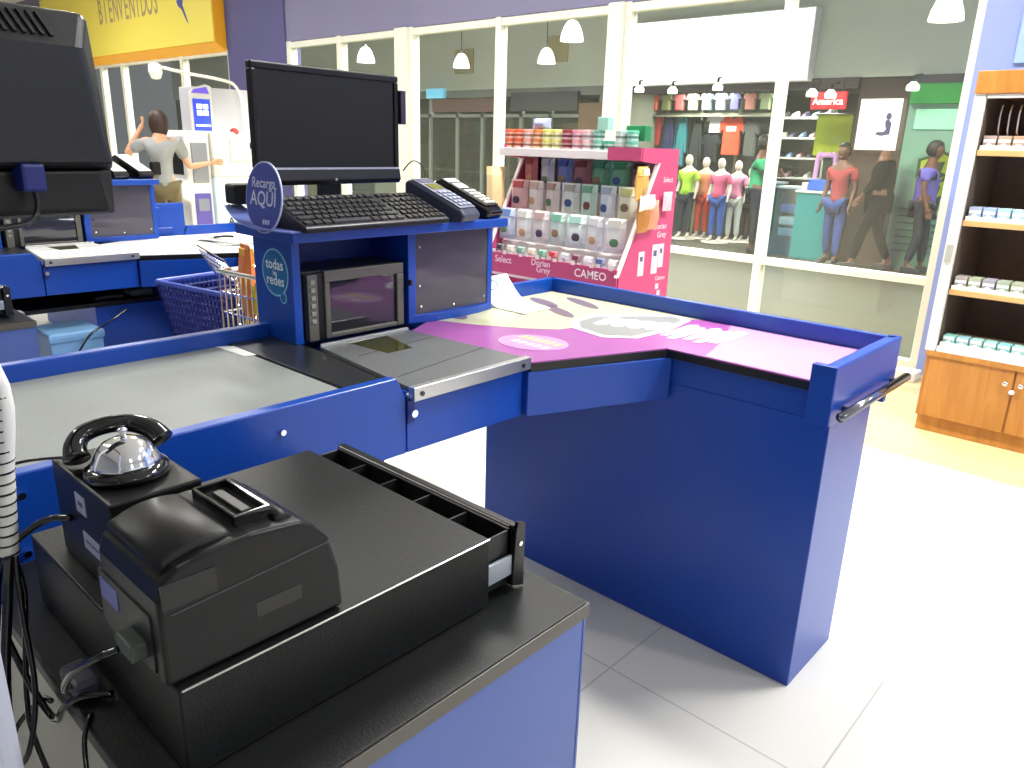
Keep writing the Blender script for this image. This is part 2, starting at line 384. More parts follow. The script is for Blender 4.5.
def clone_plain(o, off, label, skip=()):
    c = o.copy(); C.objects.link(c); c.location = o.location+Vector(off); c['label'] = label
    if o in ORG: ORG[c] = ORG[o]
    for ch in [x for x in C.objects if x.parent == o and not x.name.startswith(skip or ('~',))]: copy_tree(ch, c)
    return c
tower2 = clone_plain(tower, (-.07, 2.46, 0), 'blue register shelf tower on the lane behind, partly hidden by the near monitor')
# round sticker "todas las redes"
Mx = plane_M((1.0995, 1.885, 1.095), (0, -1, 0), (0, 0, 1))
stb = pmat(28, 112, 170, .35); stw = pmat(150, 205, 225, .4)
decal(oval(0, 0, .066, .066), Mx, 'sticker_rim', stw, tower, .0005)
decal(oval(0, 0, .061, .061), Mx @ Matrix.Translation((0,0,.0006)), 'sticker', stb, tower, .0005)
decal(oval(.035, -.065, .017, .017), Mx @ Matrix.Translation((0,0,.0003)), 'sticker_rim', stw, tower, .0005)
decal(oval(.035, -.065, .013, .013), Mx @ Matrix.Translation((0,0,.0009)), 'sticker', stb, tower, .0005)
for s_, z, sz in (('todas', .022, .040), ('las', -.001, .02), ('redes', -.022, .040)):
    lettering(s_, (1.098, 1.885, 1.095+z), (0, -1, 0), (0, 0, 1), sz, pmat(235, 245, 250), tower)

# scanner column inside the towers
def make_vscanner():
    t = thing('upright_scanner', 'grey framed upright scanner window in the nearest blue shelf tower', 'scanner', (1.32, 1.86, .905), 'upright checkout scanners')
    B().box(1.142, 1.488, 1.83, 1.975, .905, 1.098).done('housing', plasd, t, .003)
    b = B(); b.box(1.205, 1.488, 1.808, 1.83, 1.066, 1.098); b.box(1.205, 1.222, 1.808, 1.83, .905, 1.066); b.box(1.462, 1.488, 1.808, 1.83, .905, 1.066); b.box(1.222, 1.462, 1.808, 1.83, .905, .918)
    b.done('frame', greyf, t, .003)
    B().box(1.222, 1.462, 1.818, 1.826, .918, 1.066).done('scanner_glass', mat('dark_mirror_glass', (.03, .03, .035), .04, coat=1), t)
    B().box(1.148, 1.180, 1.806, 1.83, .905, 1.092).done('button_panel', greyf, t, .002)
    B().box(1.182, 1.203, 1.815, 1.83, .905, 1.092).done('slot', blackm, t)
    for k in range(6): B().box(1.157, 1.171, 1.803, 1.807, 1.065-.022*k, 1.077-.022*k).done('button', pmat(150,150,140), t, .001)
    return t
vs = make_vscanner()
clone_plain(vs, (-.07, 2.46, 0), 'grey framed upright scanner window on the lane behind, below the near monitor')

# the round sign
sg = thing('counter_sign', 'round blue sign reading AQUÍ on a curved blue base beside the keyboard', 'sign', (1.09, 1.85, 1.218))
sgb = pmat(62, 78, 165, .35); edge_w = pmat(185, 190, 225, .4)
Mx = plane_M((1.056, 1.838, 1.299), (0, -1, 0), (0.10, 0, 1))
def disc(M, rx, ry, th, name, m, parent): return decal(oval(0, 0, rx, ry, 40), M, name, m, parent, th)
disc(Mx, .088, .091, .004, 'rim', edge_w, sg); disc(Mx @ Matrix.Translation((0,0,.0041)), .084, .087, .0008, 'face', sgb, sg)
for s_, v, sz in (('Recarga', .036, .036), ('AQUÍ', -.004, .052), ('Tigo', -.058, .022)):
    if s_ != 'Tigo': lettering(s_, Mx @ Vector((0, v, .0052)), (0, -1, 0), (0.10, 0, 1), sz, pmat(205, 210, 238), sg)
for k in range(3): decal([(.0+.012*k, -.068), (.009+.012*k, -.066), (.010+.012*k, -.054), (.001+.012*k, -.056)], Mx @ Matrix.Translation((0,0,.005)), 'small_mark', pmat(190,198,235), sg)
# curved base: a strip that sweeps up to the far side
pr = []
for k in range(15):
    t_ = k/14; y = 1.715+.33*t_; z = 1.2195+.045*max(0, (t_-.35)/.65)**1.6
    pr.append((y, z))
rings = [[(1.050-.03*math.sin(PI*i/14), y, z), (1.098, y, z), (1.098, y, z+.004), (1.050-.03*math.sin(PI*i/14), y, z+.004)] for i, (y, z) in enumerate(pr)]
B().loft(rings).done('base', pmat(120, 135, 205, .35), sg, smooth=False)

# ------------------------------------------------------------------ monitor on the tower
def monitor(name, label, w, h, loc, rz, rear=False, tilt=0, zb=None):
    """local frame: x width, screen faces -y, origin at bottom centre of panel"""
    t = thing(name, label, 'monitor', loc, rz=rz, local=True)
    if tilt: t.rotation_euler = (tilt, 0, rz)
    return t
mon = monitor('flat_monitor', 'black flat monitor with dark blank screen on the nearest register shelf', .49, .31, (1.338, 1.945, 1.218), math.radians(4))
W, z0, z1 = .256, .105, .418
b = B(); b.box(-W, W, -.012, .012, z1-.018, z1); b.box(-W, -W+.016, -.012, .012, z0+.044, z1-.018); b.box(W-.016, W, -.012, .012, z0+.044, z1-.018)
b.done('bezel', plas, mon, .004)
B().prism([(-.014, z0+.044), (-.020, z0+.012), (-.012, z0), (.012, z0), (.012, z0+.044)], 'x', -W, W).done('chin', plas, mon, .003)
B().box(-W+.004, W-.004, -.0155, -.0125, z0+.042, z0+.0475).done('chin_trim', steel, mon, label='thin silver line')
B().box(-W+.015, W-.015, -.006, .01, z0+.043, z1-.017).done('screen', screen, mon)
B().loft([[(-W+.02, .012, z0+.02), (W-.02, .012, z0+.02), (W-.02, .012, z1-.02), (-W+.02, .012, z1-.02)], [(-.13, .05, z0+.08), (.13, .05, z0+.08), (.13, .05, z1-.07), (-.13, .05, z1-.07)]]).done('rear_shell', plas, mon, .004)
B().cyl((0, -.0205, z0+.014), (0, -.0175, z0+.014), .004, n=10).done('badge', steel, mon)
B().box(-.035, .035, .005, .03, 0.01, z0+.1).done('stand_neck', plas, mon, .003)
B().lathe([(.09, 0), (.095, .004), (.085, .012), (.03, .018)], n=32).done('stand_base', plas, mon, smooth=False)
B().box(W+.003, W+.024, -.02, .012, .28, .378).done('card_swipe', mat('dark_purple_plastic', (.028,.022,.05), .4), mon, .002, label='slim vertical card swipe on the right edge')
b = B(); b.box(W, W+.004, -.005, .01, .355, .37); b.box(W, W+.004, -.005, .01, .29, .305); b.done('card_swipe_bracket', plas, mon)
m2 = None
def copy_local(src, loc, rz, label):
    c = src.copy(); C.objects.link(c); c.location = loc; c.rotation_euler = (src.rotation_euler[0], 0, rz); c['label'] = label
    for ch in [x for x in C.objects if x.parent == src]: copy_tree(ch, c)
    return c
copy_local(mon, (1.33, 1.95+2.44, 1.218), math.radians(4), 'black flat monitor on the lane behind, almost wholly hidden by the near monitor')
# cables behind keyboard
o = B().tube([(1.60, 1.94, 1.36), (1.63, 1.93, 1.39), (1.66, 1.92, 1.375), (1.655, 1.90, 1.33), (1.58, 1.89, 1.28), (1.50, 1.90, 1.25), (1.42, 1.92, 1.24)], .0022, 6).done('monitor_cable', plasg)
tag(o, 'thin black cable looping out beside the shelf monitor and keyboard', 'cable')
o = B().tube([(1.52, 1.92, 1.225), (1.56, 1.88, 1.27), (1.60, 1.86, 1.29), (1.64, 1.88, 1.24), (1.70, 1.90, 1.224)], .002, 6).done('reader_cable', plasg)
tag(o, 'thin black cable between the keyboard and the card readers', 'cable')
# small devices behind the keyboard
o = B().box(1.36, 1.41, 1.895, 1.925, 1.226, 1.272).done('silver_adapter', mat('silver_plastic', (.5,.5,.5), .35, .3), bevel=.003); tag(o, 'small silver adapter box standing behind the keyboard', 'adapter')
for i, x in enumerate((1.15, 1.22)):
    o = B().box(x, x+.05, 1.90, 1.94, 1.219, 1.262).done('cable_plug', plasd, bevel=.004); tag(o, 'dark plug block %s behind the keyboard' % ('nearest the round sign' if i == 0 else 'second from the round sign'), 'plug')
# pole display / black device left of the sign
t = thing('customer_display', 'black customer display head behind the round blue sign', 'display', (1.12, 2.02, 1.218))
B().box(1.085, 1.155, 1.99, 2.045, 1.2185, 1.232).done('foot', plas, t, .004)
B().cyl((1.12, 2.02, 1.23), (1.12, 2.02, 1.28), .012).done('stem', plas, t)
B().box(1.055, 1.175, 1.985, 2.05, 1.27, 1.325).done('head', plas, t, .008)
# ------------------------------------------------------------------ keyboard
kb = thing('pos_keyboard', 'black keyboard with many square keys on the nearest register shelf', 'keyboard', (1.333, 1.747, 1.219), rz=math.radians(2), local=True)
def kz(y): return .018+y*.36     # sloping key deck
B().prism([(-.045, 0), (-.045, .014), (.135, .080), (.135, 0)], 'x', -.255, .255).done('body', plas, kb, .004)
keyb = mat('keycap', (.035, .036, .038), .22)
ang = math.atan(.36)
keys = B(); 
K = []
for r in range(6):
    y = -.03+.026*r + (.006 if r == 5 else 0)
    x = -.245; 
    rows = [[1.3,1.3,1.3,6.0,1.3,1.3,1.3,1.3], [2.3]+[1]*10+[2.0], [1.8]+[1]*11+[1.5], [1.5]+[1]*12+[1.2], [1]*13+[1.7], [1]+[1]*12+[1.4]][r]
    tot = sum(rows); u = .335/tot
    for w in rows: K.append((x, x+w*u-.003, y)); x += w*u
    for c in range(3): K.append((.102+c*.0215, .102+c*.0215+.0185, y))
    for c in range(4): K.append((.173+c*.0195, .173+c*.0195+.0165, y))
Mk = Matrix.Translation((0, 0, .0215)) @ Matrix.Rotation(ang, 4, 'X')
for i, (xa, xb, y) in enumerate(K):
    if i >= 98: break
    yy = y/math.cos(ang)
    bb = B(); a, c2 = yy, yy+.021
    bb.loft([[(xa, a, .004), (xb, a, .004), (xb, c2, .004), (xa, c2, .004)], [(xa+.002, a+.002, .014), (xb-.002, a+.002, .014), (xb-.002, c2-.002, .014), (xa+.002, c2-.002, .014)]], M=Mk)
    bb.done('key', keyb, kb)
bb = B()
for (xa, xb, y) in K[98:]:
    yy = y/math.cos(ang); a, c2 = yy, yy+.021
    bb.loft([[(xa, a, .004), (xb, a, .004), (xb, c2, .004), (xa, c2, .004)], [(xa+.002, a+.002, .014), (xb-.002, a+.002, .014), (xb-.002, c2-.002, .014), (xa+.002, c2-.002, .014)]], M=Mk)
bb.done('key', keyb, kb, kind='stuff')
# ------------------------------------------------------------------ card readers
def reader(label, loc, rz, bodym, facem, keym, lcd, group=None, dark=False):
    t = thing('card_reader', label, 'card reader', loc, rz=rz, local=True, group=group)
    # profile seen from the side (y, z), front low, back high
    B().prism([(-.085, 0), (-.095, .018), (-.08, .034), (.10, .108), (.118, .10), (.118, .06), (.08, 0)], 'x', -.042, .042).done('body', bodym, t, .008, seg=3)
    M = Matrix.Translation((0, -.08, .0345)) @ Matrix.Rotation(math.atan2(.074, .18), 4, 'X')
    B().box(-.036, .036, .004, .190, 0, .004, M).done('face_plate', facem, t, .002)
    B().box(-.026, .026, .118, .150, .004, .0055, M).done('display', lcd, t)
    B().box(-.030, .030, .160, .182, .004, .0055, M).done('printer_lid' if dark else 'brand_strip', whitep if dark else pmat(60,62,90), t)
    for r in range(5):
        for c in range(3):
            B().box(-.027+.020*c, -.012+.020*c, .014+.019*r, .026+.019*r, .004, .008, M).done('key', keym, t, .001)
    return t
lcdm = mat('green_lcd', (.16, .17, .02), .2)
rA = reader('slate blue card reader with green display beside the keyboard', (1.655, 1.80, 1.218), math.radians(14), mat('slate_plastic', (.05,.06,.10), .35), mat('slate_face', (.17,.18,.25), .4), pmat(150,156,175), lcdm, 'card readers on the nearest shelf')
rB = reader('black card reader with white keys at the right end of the nearest shelf', (1.80, 1.835, 1.218), math.radians(12), plasg, plas, pmat(225,225,215), pmat(215,225,235), 'card readers on the nearest shelf', True)
rA.scale = (1.18, 1.05, 1.1); rB.scale = (1.05, 1.05, 1.08)
for i, (src, x, y, lb) in enumerate(((rB, 1.60, 4.30, 'black card reader with white face on the left of the rear lane shelf'), (rB, 1.735, 4.32, 'black card reader with white face at the right end of the rear lane shelf'))):
    c = copy_local(src, (x, y, 1.218), math.radians(14), lb)
    for ch in [q for q in C.objects if q.parent == c and q.name.startswith('face_plate')]: ch.data = ch.data.copy(); ch.data.materials[0] = whitep
    c['group'] = 'card readers on the rear lane shelf'

# ------------------------------------------------------------------ white folded bags by the tower
pb = thing('plastic_bag_stack', 'stack of white plastic shopping bags curling up beside the shelf tower', 'bags', (1.98, 1.84, .905))
sh = []
for k in range(12):
    t_ = k/11
    x = 1.90+.10*t_ ; 
    z = .906+.010+.115*max(0, 1-t_*1.7)**1.8
    sh.append((2.02-.0*t_, 0, z))
rings = []
for k in range(14):
    t_ = k/13; y = 1.90-.24*t_; z = .912+.085*max(0, 1-t_*2.1)**1.5
    rings.append([(1.885, y, .905), (2.05-.03*t_, y, .905), (2.05-.03*t_, y, z), (1.885, y, z-.004)])
B().loft(rings).done('bag_pile', mat('white_bag_film', (.85,.86,.86), .3), pb, smooth=False, bevel=.004)
B().tube([(1.895, 1.87, .984), (1.925, 1.865, .990), (1.95, 1.855, .978), (1.94, 1.845, .962), (1.915, 1.85, .958)], .0018, 6).done('printed_hook', pmat(110,120,135), pb)

# ------------------------------------------------------------------ foreground cabinet
ZC = .81
cb = thing('cashier_cabinet', 'blue cashier cabinet with speckled black top standing in the foreground', 'cabinet', (.5, .9, 0), 'cashier cabinets')
cbl = mat('blue_laminate_lit', (.085, .14, .42), .4, vary=.08, vscale=3)  # paler copy of the blue, bright sheen on the cabinet put into the colour
B().box(.205, .806, .566, 1.25, ZC-.026, ZC).done('worktop', black, cb, .004)
b = B(); b.box(.205, .808, .5645, .5665, ZC-.025, ZC-.003); b.box(.804, .8085, .566, 1.25, ZC-.025, ZC-.003)
b.done('edge_strip', mat('worn_black_edging', (.10,.09,.075), .35), cb)
b = B(); b.box(.80, .8045, .567, 1.24, .0, ZC-.026); b.box(.236, .80, .568, .586, 0, ZC-.026); b.box(.236, .80, 1.22, 1.24, 0, ZC-.026); b.box(.782,.80,.586,1.22,0,ZC-.026)
b.done('carcass', cbl, cb)
B().box(.213, .235, .568, 1.24, 0, ZC-.026).done('side_panel', mat('beige_melamine', (.46,.45,.38), .5), cb, label='beige unfinished side panel')
cab2 = clone_plain(cb, (0, 2.44, 0), 'blue cashier cabinet with black top standing at the rear lane, cut by the left edge')

# cash drawer
ZD = .92
cd = thing('cash_till', 'large black steel cash drawer, slightly open, on the foreground cabinet', 'cash drawer', (.47, .88, ZC))
b = B(); b.box(.250, .692, .660, 1.110, ZD-.003, ZD); b.box(.250, .692, .660, .663, ZC+.004, ZD-.003); b.box(.250, .692, 1.107, 1.110, ZC+.004, ZD-.003); b.box(.250, .253, .663, 1.107, ZC+.004, ZD-.003); b.box(.250, .692, .66, 1.11, ZC+.003, ZC+.006)
b.done('housing', black, cd, .0015)
b = B().tube([(.252, .6595, ZD-.0005), (.691, .6595, ZD-.0005)], .0012, 6, 1); b.done('worn_edge', mat('worn_steel_edge', (.5,.5,.5), .3, 1), cd)
dr = B(); dr.box(.60, .748, .672, .676, ZC+.012, ZD-.010); dr.box(.60, .748, 1.094, 1.098, ZC+.012, ZD-.010); dr.box(.60, .748, .676, 1.094, ZC+.012, ZC+.016)
dr.box(.742, .748, .672, 1.098, ZC+.012, ZD-.008); dr.box(.690, .694, .676, 1.094, ZC+.02, ZD-.025)
drw = dr.done('drawer', plasd, cd, .001)
for k in range(1, 5):
    y = .676+k*.0836; B().box(.66, .742, y-.0018, y+.0018, ZC+.016, ZD-.012).done('divider', plasd, drw)
for k in range(5):
    y = .676+k*.0836; B().box(.66, .742, y+.004, y+.079, ZC+.016, ZC+.018).done('coin_tray', plasg, drw)
B().box(.748, .762, .668, 1.104, ZC+.006, ZD-.004).done('drawer_front', blackm, drw, .002)
B().tube([(.7485, .675, ZD-.0065), (.7485, 1.098, ZD-.0065)], .0015, 6, 1).done('front_rim', steel, drw)
B().prism([(.742, ZC+.012), (.768, ZC+.004), (.768, ZD-.002), (.752, ZD+.004), (.748, ZD-.01)], 'y', .660, .667).done('hinge_plate', blackm, drw, .001)
B().box(.695, .744, .6635, .669, ZC+.030, ZC+.062).done('runner', mat('zinc_runner', (.45,.5,.56), .4, .4), drw, .001, label='pale zinc slide runner')
B().cyl((.757, .6605, ZC+.078), (.757, .658, ZC+.078), .004, n=10).done('screw', chrome, drw)
cd2 = clone_plain(cd, (0, 2.44, 0), 'black cash drawer on the rear lane cabinet, cut by the left edge')

# receipt printer
rp = thing('receipt_printer', 'black receipt printer with hinged lid on top of the foreground cash drawer', 'printer', (.35, .73, ZD))
x0, x1, y0, y1 = .242, .452, .668, .815
prof = [(x0, ZD+.003), (x1, ZD+.003), (x1-.004, ZD+.055), (x1-.016, ZD+.098), (x1-.036, ZD+.122), (x1-.05, ZD+.131), (x0+.10, ZD+.138), (x0+.05, ZD+.136), (x0+.022, ZD+.130), (x0+.006, ZD+.118), (x0, ZD+.10)]
B().prism(prof, 'y', y0, y1).done('body', plas, rp, .005, seg=3)
seam = mat('seam_grey', (.05,.05,.052), .5)
B().tube([(x0+.012, y0-.0005, ZD+.083), (x1-.012, y0-.0005, ZD+.094)], .0009, 6, 1).done('seam', seam, rp)
B().tube([(x0+.024, y0+.003, ZD+.1305), (x0+.10, y0+.003, ZD+.1375), (x1-.05, y0+.003, ZD+.1305)], .0008, 6, 3).done('cover_edge', seam, rp)
def lid(xa, xb, name, bulge, za, zb):
    rings = []
    for k in range(13):
        t_ = k/12; x = xa+(xb-xa)*t_; z = ZD+za+(zb-za)*t_+bulge*math.sin(PI*(.12+t_*.80))
        rings.append([(x, y0+.016, ZD+.11), (x, y0+.016, z-.003), (x, y0+.022, z), (x, y1-.012, z), (x, y1-.006, z-.003), (x, y1-.006, ZD+.11)])
    B().loft(rings).done(name, plas, rp, smooth=True)
lid(x0+.010, x0+.088, 'rear_lid', .012, .128, .138); lid(x0+.138, x1-.050, 'paper_lid', .008, .136, .130)
b = B(); b.box(x0+.096, x0+.138, y0+.024, y0+.028, ZD+.12, ZD+.150); b.box(x0+.096, x0+.138, y1-.030, y1-.026, ZD+.12, ZD+.150); b.box(x0+.096, x0+.100, y0+.028, y1-.03, ZD+.12, ZD+.150); b.box(x0+.134, x0+.138, y0+.028, y1-.03, ZD+.12, ZD+.150)
b.done('paper_mouth', plasg, rp, .001)
B().box(x0+.100, x0+.134, y0+.028, y1-.03, ZD+.12, ZD+.141).done('paper_well', blackm, rp)
B().box(x0+.112, x0+.124, y0+.040, y1-.042, ZD+.141, ZD+.1455).done('tear_bar', mat('grey_tear_bar', (.035,.035,.035), .4), rp, .001)
B().box(x0+.004, x0+.060, y0-.001, y0+.001, ZD+.090, ZD+.118).done('vent', blackm, rp)
# left end ports
B().box(x0-.003, x0+.001, y0+.10, y0+.145, ZD+.045, ZD+.070).done('port_label', pmat(120,125,190), rp, .0005, label='small lilac port label')
B().box(x0-.018, x0+.001, y0+.035, y0+.075, ZD+.022, ZD+.042).done('data_plug', pmat(70,80,72), rp, .003, label='grey green data plug')
B().box(x0-.002, x0+.002, y0+.02, y0+.150, ZD+.012, ZD+.078).done('port_panel', plasd, rp)
B().box(x0+.10, x0+.155, y0-.0006, y0+.001, ZD+.038, ZD+.056).done('raised_mark', mat('embossed_black', (.016,.016,.018), .3), rp)

# box with bell
bx = thing('control_box', 'matt black metal box with two white labels, standing under the chrome bell', 'box', (.31, .96, ZD))
B().box(.270, .378, .848, 1.037, ZD+.001, 1.05).done('housing', plas, bx, .003)
for (ya, yb, za, zb, nm) in ((.930,.960, 1.005,1.03,'barcode_label'), (.895,.950, .958,.980,'barcode_label')):
    q = B().box(.2690, .2702, ya, yb, za, zb).done(nm, pmat(170,175,200,.6), bx, label='small white label')
    B().box(.2685, .2691, ya+.008, yb-.008, za+.010, zb-.009).done('label_print', pmat(90,94,130), q)
bell = thing('service_bell', 'chrome domed service bell on a black ring base', 'bell', (.320, .922, 1.051))
Mb = Matrix.Translation((.320, .922, 1.051)) @ Matrix.Scale(.86, 4)
B().lathe([(.052, 0), (.056, .004), (.055, .012), (.047, .017), (.040, .018)], Mb, 40).done('base', plasg, bell, smooth=True)
B().lathe([(.0445, .016), (.046, .019), (.043, .024), (.0405, .030), (.036, .040), (.028, .048), (.016, .0535), (.006, .055)], Mb, 40).done('dome', chrome, bell, smooth=True)
B().lathe([(.0045, .050), (.0045, .062), (.007, .064), (.007, .067), (.003, .069)], Mb, 14).done('plunger', chrome, bell, smooth=True)
hs = B().tube([(.282, .975, 1.064), (.286, .988, 1.076), (.300, .996, 1.087), (.326, .992, 1.093), (.352, .982, 1.092), (.370, .965, 1.084), (.376, .950, 1.072)], lambda t_: .011+.005*abs(2*t_-1)**2, 16, 5).done('handset', plasg, smooth=True)
tag(hs, 'glossy black curved handset arching behind the chrome bell', 'handset')
o = B().box(.209, .240, .860, .915, ZC+.001, ZC+.024).done('mouse_plug', mat('grey_violet_plastic', (.06,.06,.09), .4), bevel=.006); 
tag(o, 'grey plug block lying among the black cables by the printer', 'plug')

# cables at lower left
def cable(pts, r, label, name='black_cable', m=plasg):
    o = B().tube(pts, r, 8, 5).done(name, m, smooth=True); tag(o, label, 'cable'); return o
cable([(.268, .985, .985), (.245, 1.02, .975), (.205, 1.05, .93), (.185, 1.04, .86), (.19, .98, .79), (.198, .92, .76), (.200, .88, ZC-.01), (.215, .86, ZC+.008), (.243, .84, ZC+.008)], .0045, 'thick black cable arching from the control box down past the cabinet edge')
cable([(.224, .735, .945), (.205, .75, .935), (.190, .79, .90), (.195, .84, ZC+.04), (.22, .90, ZC+.008), (.24, .93, ZC+.008)], .004, 'black data cable curling from the printer plug')
cable([(.200, 1.0, .955), (.190, 1.0, .90), (.165, .97, .80), (.150, .93, .70), (.155, .88, .60), (.17, .80, .45), (.18, .70, .25)], .006, 'black cable dropping from the spiral wrap past the cabinet side')
cable([(.206, 1.0, .955), (.200, .99, .88), (.19, .95, .79), (.165, .92, .73), (.15, .95, .70), (.17, .99, .72), (.198, .97, .76), (.20, .93, .78)], .0035, 'thin black cable looping beside the cabinet near the spiral wrap')
cable([(.203, 1.004, .955), (.208, 1.0, .90), (.195, .99, .82), (.18, .96, .74), (.185, .91, .66), (.190, .86, .60), (.18, .80, .50), (.15, .80, .40)], .0035, 'thin black cable hanging down between pole and cabinet')
cable([(.215, .83, ZC+.004), (.195, .80, ZC-.01), (.185, .76, .74), (.19, .72, .66), (.17, .68, .55)], .003, 'thin black cable running off the cabinet corner nearest the pole')
cable([(.29, .985, 1.062), (.262, 1.04, 1.050), (.235, 1.06, 1.045), (.20, 1.07, 1.035), (.16, 1.08, 1.02)], .002, 'thin black wire from the handset toward the white spiral wrap')

# spiral wrapped bundle
sp = thing('spiral_cable_wrap', 'white spiral wrap bundling cables, hanging at the left edge', 'cable wrap', (.12, .99, 1.0))
P0, P1 = Vector((.221, 1.0, 1.165)), Vector((.200, 1.0, .955))
B().tube([(.190, 1.03, 1.26), tuple(P0), tuple((P0+P1)/2), tuple(P1)], .0105, 12).done('sleeve', white, sp, smooth=True)
hel = []
for k in range(193):
    t_ = k/192; a = t_*2*PI*16
    p = P0.lerp(P1, t_); d = (P1-P0).normalized(); u = d.orthogonal().normalized(); w = d.cross(u)
    hel.append(tuple(p+.0104*(u*math.cos(a)+w*math.sin(a))))
B().tube(hel, .0014, 5, 1).done('spiral_gap', plas, sp, label='dark gaps between the turns')

# near monitor seen from behind
nm = thing('rear_facing_monitor', 'large black monitor seen from behind at the upper left', 'monitor', (0, 0, 0), local=True)
nm.location = (.432, 1.145, 1.340); nm.rotation_euler = (0, 0, math.radians(9))
# local: right edge at x=0, goes to -x ; rear side faces -y
Wm = .46; HT = .255
B().loft([[(-Wm, .03, .06), (0, .03, .06), (-.012, .03, HT), (-Wm, .03, HT)], [(-Wm, .0, .06), (-.001, .0, .06), (-.014, .0, HT), (-Wm, .0, HT)], [(-Wm+.03, -.030, .068), (-.016, -.030, .068), (-.040, -.030, HT-.045), (-Wm+.03, -.030, HT-.045)]]).done('rear_shell', plasd, nm, .008, seg=3)
B().loft([[(-Wm, .028, .0), (-.002, .028, .0), (-.001, .028, .075), (-Wm, .028, .075)], [(-Wm, .002, .002), (-.004, .002, .002), (-.003, .002, .062), (-Wm, .002, .062)], [(-Wm, -.010, .008), (-.020, -.010, .008), (-.030, -.014, .060), (-Wm, -.014, .060)]]).done('lower_recess', plas, nm, .004)
for k in range(13):
    x = -.078-.0105*k
    B().loft([[(x+.004, -.0265, HT-.034), (x+.0085, -.0265, HT-.034), (x+.0085, -.020, HT-.036), (x+.004, -.020, HT-.036)], [(x-.003, -.0085, HT-.007), (x+.0015, -.0085, HT-.007), (x+.0015, -.002, HT-.009), (x-.003, -.002, HT-.009)]]).done('vent_slot', blackm, nm)
B().box(-.137, -.108, -.036, -.010, .036, .070).done('display_plug', mat('cobalt_plug', (.008,.015,.13), .35), nm, .004, label='cobalt blue display plug')
B().tube([(-.122, -.028, .040), (-.122, -.032, .022), (-.13, -.034, .004), (-.16, -.034, -.004), (-.24, -.03, -.005)], .0035, 8).done('display_cable', plasg, nm, smooth=True)
B().box(-Wm+.02, -.02, .030, .034, .02, HT-.015).done('screen', screen, nm)
B().box(-.33, -.23, -.05, -.02, .08, .18).done('mount_plate', blackm, nm, .004)
# pole that carries it
pl = thing('monitor_pole', 'pale grey pole at the left edge carrying the near monitor', 'pole', (.098, .70, 0))
px, py = POLE
B().cyl((px, py, .012), (px, py, 1.50), .022, n=24).done('tube', mat('pale_grey_paint', (.42, .44, .52), .4), pl, smooth=False)
B().lathe([(.11, 0), (.11, .008), (.03, .014)], Matrix.Translation((px, py, 0)), 32).done('foot', blackm, pl)
B().tube([(px, py, 1.47), (px+.04, py+.12, 1.475), (.165, 1.06, 1.472)], .014, 10, 1).done('arm', blackm, pl)

# ------------------------------------------------------------------ things on the rear lane
np_ = thing('newspaper_pile', 'loose pile of printed leaflets on the rear white packing top', 'papers', (2.04, 3.92, .905))
for k in range(4):
    M = Matrix.Translation((2.04, 3.92, .9045+.0035*k)) @ Matrix.Rotation(.15*k-.2, 4, 'Z')
    B().box(-.10, .10, -.17, .17, 0, .0028, M).done('leaflet', whitep if k % 2 else pmat(195,195,190), np_)
M = Matrix.Translation((2.04, 3.92, .9187)) @ Matrix.Rotation(.2, 4, 'Z')
for k in range(5): B().box(-.085, -.01-.012*k, .12-.035*k, .135-.035*k, 0, .0004, M).done('printed_line', pmat(80,80,90), np_)
rl = B().tube([(1.97, 3.98, .925), (2.02, 3.96, .93), (2.07, 3.96, .925)], .006, 6).done('pen', plas); tag(rl, 'dark pen lying on the leaflets of the rear packing top', 'pen')
# boxes on the under shelf of the rear lane
o = B().box(1.49, 1.60, 3.93, 4.03, .6655, .70).done('cloth_bundle', pmat(150,145,130), bevel=.012, seg=3); tag(o, 'rumpled grey cloth bundle on the black shelf under the rear lane', 'cloth')
o = B().tube([(1.32, 3.93, .674), (1.38, 3.935, .68), (1.45, 3.94, .674)], .009, 8).done('hand_brush', pmat(110,105,95)); tag(o, 'thin grey brush on the black shelf under the rear lane', 'brush')
o = B().box(.84, .93, 3.60, 3.66, .655, .72).done('paper_notice', pmat(160,162,170)); o.location = (0,0,0)
tag(o, 'small pale notice card hanging below the rear lane fascia beside the cash drawer', 'card')
bn = thing('plastic_bin', 'pale blue plastic bin on the floor under the rear lane', 'bin', (1.12, 3.80, 0))
Mb = Matrix.Translation((1.13, 3.80, 0))
lb = pmat(128, 178, 222, .4)
B().loft([[(x*s_, y*s_, z) for x, y in ((-.10,-.12),(.12,-.12),(.12,.12),(-.10,.12))] for s_, z in ((.85,.01),(1,.56),(.97,.56),(.82,.02))], M=Mb, cap=True).done('body', lb, bn, .01)
B().loft([[(x*s_, y*s_, z) for x, y in ((-.10,-.12),(.12,-.12),(.12,.12),(-.10,.12))] for s_, z in ((1.04,.55),(1.06,.57),(1.05,.585),(.98,.59))], M=Mb).done('rim', lb, bn, .003)
cable([(1.02, 3.60, .42), (1.10, 3.60, .50), (1.18, 3.63, .58), (1.28, 3.66, .62), (1.38, 3.70, .66)], .005, 'black cable sagging in front of the pale blue bin')
o = B().loft([[(1.18,3.2,.0),(1.42,3.2,.0),(1.42,3.4,.0),(1.18,3.4,.0)],[(1.22,3.22,.30),(1.38,3.22,.28),(1.37,3.38,.27),(1.23,3.38,.29)]]).done('white_sack', whitep, bevel=.03, seg=3); tag(o, 'white sack standing on the floor in front of the rear lane', 'sack')

